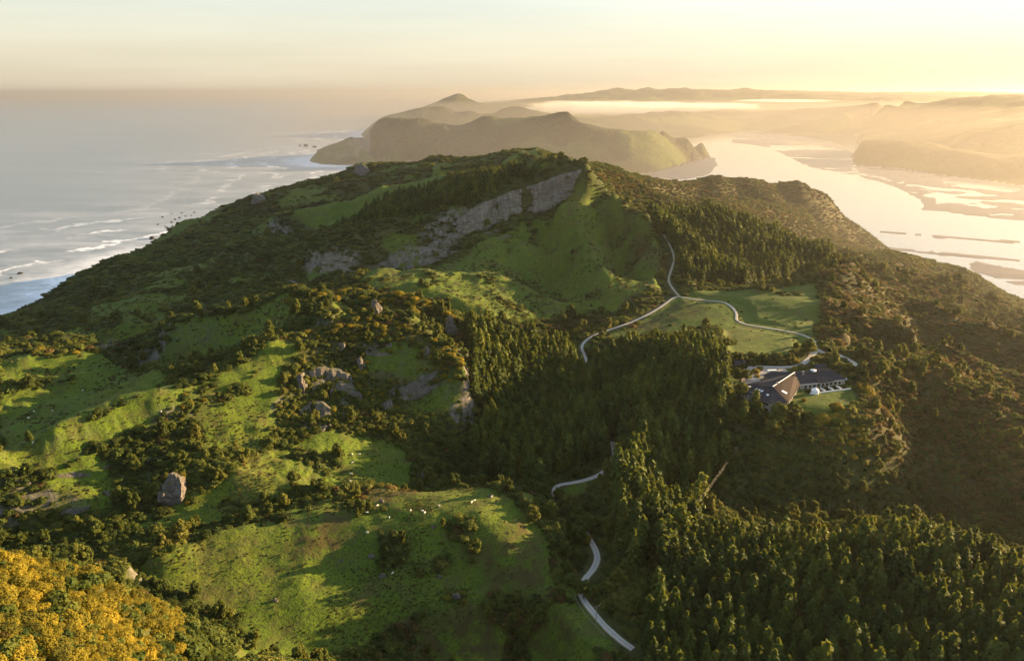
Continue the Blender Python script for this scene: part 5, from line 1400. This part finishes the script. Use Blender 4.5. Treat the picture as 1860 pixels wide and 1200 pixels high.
# small outbuilding at the yard corner
p = L2W(-30.5, 36)
shed = tag(empty('shed', p, LROT + 0.5), 'small dark-roofed shed with a sunlit gable at the yard corner', 'shed')
box('wall', (0, 0, 1.2), (7, 4.6, 2.6), M['wall'], shed)
rf = poly_slab('roof', [(-4, 0, 4.0), (4, 0, 4.0), (4, -2.9, 2.3), (-4, -2.9, 2.3)], .15, M['roof'], shed); poly_slab('roof', [(4, 0, 4.0), (-4, 0, 4.0), (-4, 2.9, 2.3), (4, 2.9, 2.3)], .15, M['roof'], shed)
poly_slab('gable', [(3.52, -2.2, 2.5), (3.52, 2.2, 2.5), (3.52, 0, 3.75)], .05, M['white'], shed); dr = box('door', (3.55, 0, 1.1), (.1, 1.8, 2.1), M['dark'], shed); box('handle', (.08, .6, 0), (.08, .08, .3), M['wire'], dr)  # sunlight on the gable end put in as a white colour
# vehicles in the yard
def vehicle(x, y, rz, L_, W_, H_, mat, name, lb, cat, van):
    e = tag(empty(name, L2W(x, y, 0.05), LROT + rz), lb, cat)
    b_ = box('body', (0, 0, (0.45 + (H_ if van else H_ * .6)) / 2 + .05), (L_, W_, (H_ if van else H_ * .62) - .4), M[mat], e, bevel=0.16)
    if not van:
        cb = box('cabin', (-L_ * .04, 0, H_ * .78), (L_ * .52, W_ * .86, H_ * .42), M[mat], e, bevel=0.18)
        box('windscreen', (L_ * .22, 0, .0), (L_ * .12, W_ * .78, H_ * .3), M['glass'], cb); box('side_window', (0, 0, .02), (L_ * .4, W_ * .9, H_ * .24), M['glass'], cb)
    else:
        box('windscreen', (L_ * .5 - .04, 0, H_ * .2), (.12, W_ * .85, H_ * .3), M['glass'], b_); box('side_window', (L_ * .33, 0, H_ * .2), (L_ * .16, W_ + .03, H_ * .26), M['glass'], b_)
    for sx_ in (-1, 1):
        for sy_ in (-1, 1):
            bm = bmesh.new(); bmesh.ops.create_cone(bm, segments=16, radius1=.36, radius2=.36, depth=.24, cap_ends=True)
            me = bpy.data.meshes.new('wheel'); bm.to_mesh(me); bm.free(); me.materials.append(M['tyre'])
            o = obj('wheel', me, e, (sx_ * L_ * .31, sy_ * W_ * .46, .36)); o.rotation_euler = (math.pi / 2, 0, 0)
            h_ = box('rim', (0, 0, .12 * -sy_), (.34, .34, .05), M['wire'], o)
        box('headlight' if sx_ > 0 else 'tail_light', (sx_ * L_ * .5, W_ * .35, .8), (.08, .3, .18), M['glass'], e); box('headlight' if sx_ > 0 else 'tail_light', (sx_ * L_ * .5, -W_ * .35, .8), (.08, .3, .18), M['glass'], e)
vehicle(-8.5, 28.5, 0.5, 6.6, 2.2, 2.7, 'white', 'van', 'long white van parked beside the left wing', 'van', True)
vehicle(-7, 35.5, 0.2, 4.5, 1.8, 1.5, 'dark', 'parked_car', 'dark car parked in the gravel yard', 'car', False)
# garden trees and shrubs round the lodge
gardens = [  # photo position, size, kind
 (1345, 720, 10, 't', 'dark rounded tree left of the lodge'), (1340, 690, 9, 't', 'golden rounded tree left of the courtyard'), (1356, 690, 8, 't', 'olive tree between courtyard and pine belt'),
 (1312, 738, 17, 't', 'large golden-brown tree at the upper edge of the pine belt'), (1297, 765, 15, 't', 'golden-brown tree below the large one by the pine belt'), (1322, 775, 12, 't', 'leafy tree under the large golden-brown one'),
 (1370, 748, 15, 'p', 'lit conifer in front of the lodge pavilion'), (1378, 772, 14, 'p', 'tall slim pine below the lodge pavilion'), (1350, 768, 15, 'p', 'dark conifer left of the lit one in front of the lodge'),
 (1412, 770, 14, 't', 'dark green tree just below the lodge front'), (1440, 762, 12, 't', 'bright green tree below the lodge lawn'), (1400, 795, 12, 't', 'dark tree at the head of the slope under the lodge'), (1465, 760, 8, 'b', 'round shrub on the lower edge of the lawn'), (1495, 765, 9, 'b', 'golden shrub right of the lawn edge'), (1520, 745, 9, 'b', 'shrub at the right corner of the lawn'), (1460, 728, 4, 'b', 'small round shrub on the lawn'),
 (1467, 645, 13, 't', 'dark spreading tree beside the drive behind the lodge'), (1446, 660, 6, 'b', 'lit shrub left of the spreading tree'), (1436, 655, 6, 'b', 'golden garden shrub behind the left wing'), (1426, 662, 5, 'b', 'small golden shrub by the courtyard'), (1405, 650, 7, 'b', 'golden shrub at the back of the yard'), (1395, 652, 7, 'b', 'lit shrub at the back left of the yard'), (1386, 655, 6, 'b', 'leftmost golden shrub behind the yard'), (1445, 672, 5, 'b', 'shrub against the right wing roof'), (1457, 668, 5, 'b', 'shrub near the low back roof'), (1372, 678, 6, 'b', 'round bush on the yard island'), (1380, 672, 5, 'b', 'second bush on the yard island'), (1376, 685, 4, 'b', 'low bush at the tip of the yard island'), (1392, 692, 5, 'b', 'bush beside the left wing wall'),
 (1535, 675, 6, 't', 'lit tree at the right end of the lodge'), (1548, 683, 5, 'b', 'golden shrub below the tree at the right end'), (1565, 672, 6, 't', 'small lit tree beside the end of the drive'), (1600, 680, 10, 't', 'dark tree on the ridge right of the drive'), (1525, 660, 4, 'b', 'shrub on the bank under the drive'), (1513, 655, 4, 'b', 'small shrub at the bend of the drive'), (1577, 715, 9, 'b', 'lit bush right of the lawn on the slope'), (1590, 740, 8, 'b', 'bush lower on the slope right of the lawn'),
 (1060, 1085, 9, 't', 'dark tree overhanging the valley road'), (1040, 1060, 8, 'b', 'dark shrub left of the valley road bend'), (1012, 985, 11, 'p', 'lit pine left of the valley road'), (1035, 930, 12, 't', 'dark tree in the gully behind the knoll'), (985, 905, 10, 't', 'dark tree at the rear corner of the knoll'), (980, 888, 19, 'p', 'slim pale conifer standing out by the road curve'), (1000, 935, 9, 't', 'rounded dark tree on the knoll flank'), (1052, 974, 10, 't', 'broad dark tree hiding the road above its lower bend'), (1040, 958, 9, 't', 'dark tree left of the hidden road stretch'), (1030, 941, 9, 't', 'dark tree nearest the knoll by the hidden road'), (1068, 962, 10, 't', 'dark tree over the hidden part of the valley road'), (1045, 945, 9, 't', 'leafy tree beside the hidden bend of the road'), (1028, 925, 9, 't', 'tree on the near side of the hidden road bend'), (1015, 908, 8, 't', 'tree in front of the upper road curve'), (1060, 985, 8, 'b', 'dark shrub at the upper end of the road bend'), (1025, 1010, 9, 't', 'green tree right of the knoll flank'), (1050, 985, 10, 't', 'dark green tree beside the road curve'),
]
for x_, y_, s_, kd, lb in gardens:
    p = at(x_, y_); rz_ = random.uniform(0, 6.28)
    if kd == 't': single('tree', lb, 'tree', None, [('trunk', TREE_TRUNK), ('crown', random.choice(TREE))], (p.x, p.y, p.z - .2), rz_, (s_ * 1.1, s_ * 1.1, s_))
    elif kd == 'p': single('conifer', lb, 'tree', None, [('trunk', TALL_TRUNK), ('crown', random.choice(PINE))], (p.x, p.y, p.z - .2), rz_, (s_ * 1.25, s_ * 1.25, s_))
    else: single('garden_shrub', lb, 'shrub', None, [('stem', BUSH_STEM), ('foliage', random.choice(GORSE + BROAD))], (p.x, p.y, p.z - .1), rz_, s_)
# bare-stemmed tall pines at the edge of the clearing
for k, (x_, y_) in enumerate([(1218, 1000), (1226, 990), (1236, 978), (1208, 1012), (1243, 965), (1196, 1022), (1250, 955), (1232, 1000), (1222, 1015), (1262, 945), (1212, 1030), (1270, 930), (1256, 970), (1204, 1040)]):
    p = at(x_, y_); h_ = random.uniform(19, 25)
    single('tall_pine', 'tall bare-stemmed pine lit red at the edge of the clearing', 'pine tree', 'tall pines at the clearing edge', [('trunk', TALL_TRUNK), ('crown', TALLP[k % 3])], (p.x, p.y, p.z - .2), random.uniform(0, 6.28), h_)
# tree ferns standing up on the near hill
for x_, y_, h_, lb in [(130, 1022, 4.5, 'tree fern on the crest of the near golden hill'), (178, 1030, 4.0, 'tree fern right of the crest on the near hill'), (188, 1034, 3.4, 'lowest tree fern on the crest of the near hill')]:
    p = at(x_, y_); single('tree_fern', lb, 'tree fern', None, [('trunk', FERN_TRUNK), ('fronds', FERN)], (p.x, p.y, p.z), random.uniform(0, 6), h_)

# ------------------------------------------------------------------ power poles and wires
def pole(px, py, h, lb, rz):
    p = at(px, py)
    e = tag(empty('power_pole', (p.x, p.y, p.z - .3), rz), lb, 'power pole')
    V, F = trunk_mesh(0.17, 0.12, 1.0); V = V * (1, 1, h)
    obj('post', mesh_from('post', V, F, [M['wood']]), e); c_ = box('crossarm', (0, 0, h - .7), (2.6, .16, .16), M['wire'], e)
    for k in (-1.1, 0, 1.1): dome('insulator', (k, 0, .08), .07, .25, M['white'], c_)
    return e, h
p1 = pole(1082, 1140, 11, 'power pole with crossarm standing beside the valley road', 0.4)
p2 = pole(1335, 842, 11, 'power pole at the top of the clearing below the lodge', 0.7)
p3 = pole(1196, 1030, 11, 'power pole half hidden in trees at the clearing foot', 0.5)
def wire(a, b, off, lb):
    ea, ha = a; eb, hb = b
    A_ = ea.location + Vector((off * math.cos(ea.rotation_euler.z), off * math.sin(ea.rotation_euler.z), ha - .45)); B_ = eb.location + Vector((off * math.cos(eb.rotation_euler.z), off * math.sin(eb.rotation_euler.z), hb - .45))
    V, F = [], []
    for k in range(25):
        t = k / 24; p = A_.lerp(B_, t) - Vector((0, 0, 4 * 3.0 * t * (1 - t)))
        for q_ in range(4): V.append((p.x + .013 * math.cos(q_ * 1.57), p.y, p.z + .013 * math.sin(q_ * 1.57)))
        if k: F += [(4 * k - 4 + q_, 4 * k - 4 + (q_ + 1) % 4, 4 * k + (q_ + 1) % 4, 4 * k + q_) for q_ in range(4)]
    tag(obj('power_line', mesh_from('power_line', V, F, [M['wire']])), lb, 'power line')
wire(p2, p3, -1.1, 'left wire of the power line down the clearing'); wire(p2, p3, 1.1, 'right wire of the power line down the clearing')
wire(p3, p1, 0.0, 'wire crossing from the clearing to the valley road')

# farm fence along the valley road: each fence a thing of its own, posts and rails its parts
def fence(pxs, lb):
    P = resample([tuple(at(*p)) for p in pxs], 4.0)
    e = tag(empty('fence', Vector(P[0])), lb, 'fence'); o0 = Vector(P[0])
    pm = mesh_from('post', *trunk_mesh(0.09, 0.08, 1.2), [M['wood']])
    prev = None
    for q_ in P:
        v = Vector((q_[0], q_[1], float(Zat(np.array(q_[0]), np.array(q_[1])))))
        obj('post', pm, e, v - o0)
        if prev is not None:
            for h_ in (0.55, 1.0): bar('rail', prev - o0 + Vector((0, 0, h_)), v - o0 + Vector((0, 0, h_)), 0.09, M['wood'], e)
        prev = v
fence([(1044, 1085), (1056, 1108), (1080, 1138), (1110, 1168)], 'post and rail fence on the left of the valley road')
fence([(1326, 640), (1345, 655), (1350, 668)], 'post and rail fence at the paddock corner by the shed')
fence([(1338, 775), (1352, 785), (1366, 792)], 'pale rail fence on the slope in front of the lodge')

# ------------------------------------------------------------------ sheep
def sheep_mesh():
    bm = bmesh.new()
    bmesh.ops.create_icosphere(bm, subdivisions=2, radius=1)
    for v in bm.verts:
        k = 1 + 0.07 * mnoise.noise(v.co * 4)
        v.co = Vector((v.co.x * .58 * k, v.co.y * .29 * k, .66 + v.co.z * .29 * k - .05 * v.co.x ** 2))
    ext = [(0.52, .78, .14), (0.66, .80, .13), (0.80, .70, .075)]
    def tube(pts):
        pr = None
        for x, y, z, r in pts:
            ring = [bm.verts.new((x + 0, y + r * math.cos(t * 1.047), z + r * math.sin(t * 1.047))) if abs(pts[0][0] - pts[-1][0]) > .1 else bm.verts.new((x + r * math.cos(t * 1.047), y + r * math.sin(t * 1.047), z)) for t in range(6)]
            if pr:
                for t in range(6): bm.faces.new((pr[t], pr[(t + 1) % 6], ring[(t + 1) % 6], ring[t]))
            pr = ring
        bm.faces.new(pr)
    tube([(.38, 0, .72, .16), (.58, 0, .84, .13), (.70, 0, .84, .12), (.88, 0, .72, .06)])
    for sx_ in (-.34, .34):
        for sy_ in (-.14, .14):
            hx = sx_
            tube([(hx, sy_, .55, .075), (hx - (.04 if sx_ < 0 else -.01), sy_, .30, .05), (hx, sy_, .0, .035)])
    for s_ in (-1, 1):
        a_ = bm.verts.new((.62, s_ * .10, .90)); b_ = bm.verts.new((.66, s_ * .24, .90)); c_ = bm.verts.new((.68, s_ * .12, .86)); bm.faces.new((a_, b_, c_))
    tube([(-.52, 0, .74, .06), (-.66, 0, .50, .035)])
    me = bpy.data.meshes.new('sheep'); bm.to_mesh(me); bm.free(); me.materials.append(M['wool'])
    return me
SHEEP = sheep_mesh()
flock = [(667, 932, 'on the back of the knoll at its left'), (707, 941, 'alone on the bright top of the knoll'), (746, 928, 'near the middle of the knoll top'), (768, 929, 'beside the brown bank on the knoll'), (772, 932, 'just right of another by the brown bank'), (798, 920, 'at the right end of the brown bank'), (855, 942, 'on the knoll crest spur'), (857, 913, 'lower of the pair at the back of the knoll'), (862, 910, 'upper of the pair at the back of the knoll'), (667, 968, 'on the left face of the knoll'), (686, 919, 'behind the knoll near the grey rock'), (713, 1042, 'low on the knoll face by the stones'), (640, 826, 'left of two close together in the grass bowl'), (653, 826, 'right of two close together in the grass bowl'), (640, 841, 'below the pair in the grass bowl'), (638, 861, 'lower in the grass bowl'), (636, 874, 'lowest in the grass bowl'), (738, 757, 'on the slope under the rock ledge'), (62, 748, 'on the left green hillside'), (95, 747, 'right of another on the left hillside'), (52, 760, 'lowest on the left hillside'), (150, 710, 'on the slope of the left green hilltop'), (293, 749, 'near the foot of the left ridge'), (60, 805, 'on the crest of the front ridge'), (893, 903, 'beside the dark boulder at the knoll corner')]
for x_, y_, lb in flock:
    p = at(x_, y_)
    e = tag(obj('sheep', SHEEP, None, (p.x, p.y, p.z - .03), random.uniform(0, 6.28)), 'white sheep grazing ' + lb, 'sheep', 'grazing sheep')
    e.scale = (1.1,) * 3

# ------------------------------------------------------------------ low fog bank over the head of the inlet
fm = bpy.data.materials.new('fog'); fm.use_nodes = True
fn = fm.node_tree.nodes; fn.remove(fn['Principled BSDF'])
fv = fn.new('ShaderNodeVolumePrincipled'); fv.inputs['Color'].default_value = (0.80, 0.79, 0.78, 1); fv.inputs['Density'].default_value = 0.0014; fv.inputs['Anisotropy'].default_value = 0.2
fm.node_tree.links.new(fv.outputs[0], fn['Material Output'].inputs['Volume'])
def fog(px, py, D_, w, d, h, lb, seed):
    az_, t_ = sight(px, py); 
    bm = bmesh.new(); bmesh.ops.create_icosphere(bm, subdivisions=5, radius=1.0)
    for v in bm.verts:
        q_ = v.co * 1.0; off = Vector((seed * 7.1, 0, 0))
        k = 1 + 0.35 * mnoise.noise(Vector((q_.x * 3, q_.y * 2, q_.z)) + off) + 0.22 * mnoise.noise(Vector((q_.x * 8, q_.y * 5, q_.z * 1.5)) + off) + 0.12 * mnoise.noise(Vector((q_.x * 19, q_.y * 12, q_.z * 3)) + off)
        v.co = Vector((v.co.x * w / 2 * k, v.co.y * d / 2 * k, v.co.z * h / 2 * k))
    me = bpy.data.meshes.new('fog_bank'); bm.to_mesh(me); bm.free(); me.materials.append(fm)
    o = obj('fog_bank', me, None, (D_ * math.sin(az_), D_ * math.cos(az_), HCAM - t_ * D_)); o.rotation_euler = (0, 0, -az_)
    tag(o, lb, None, None, 'stuff')
fog(1110, 196, 10300, 2500, 1500, 170, 'white low fog bank lying across the valley before the far range', 1)
fog(1280, 193, 10600, 1500, 1200, 90, 'thinner right end of the low fog bank', 2)
fog(1420, 183, 11500, 1300, 800, 40, 'wisp of fog at the foot of the far range', 3)

# ------------------------------------------------------------------ thin mist over inlet and headlands, extended over the right spurs for added glow
mm = bpy.data.materials.new('mist'); mm.use_nodes = True
mn_ = mm.node_tree.nodes; mn_.remove(mn_['Principled BSDF'])
mv = mn_.new('ShaderNodeVolumePrincipled'); mv.inputs['Color'].default_value = (0.43, 0.405, 0.38, 1); mv.inputs['Density'].default_value = MIST_D; mv.inputs['Anisotropy'].default_value = HAZE_G
mm.node_tree.links.new(mv.outputs[0], mn_['Material Output'].inputs['Volume'])
outl = [(-1500, 2700), (-500, 1500), (100, 980), (420, 600), (800, 330), (9000, 330), (14000, 17500), (-4200, 17500)]
no = len(outl)
mv_ = [(x_, y_, -22) for x_, y_ in outl] + [(x_ * .985, y_ + (240 if y_ < 5000 else -400), 300) for x_, y_ in outl]
me = bpy.data.meshes.new('mist'); me.from_pydata(mv_, [], [tuple(reversed(range(no))), tuple(range(no, 2 * no))] + [(i, (i + 1) % no, no + (i + 1) % no, no + i) for i in range(no)])
me.materials.append(mm)
tag(obj('mist', me), 'thin golden mist over the inlet and the headlands beyond', None, None, 'stuff')
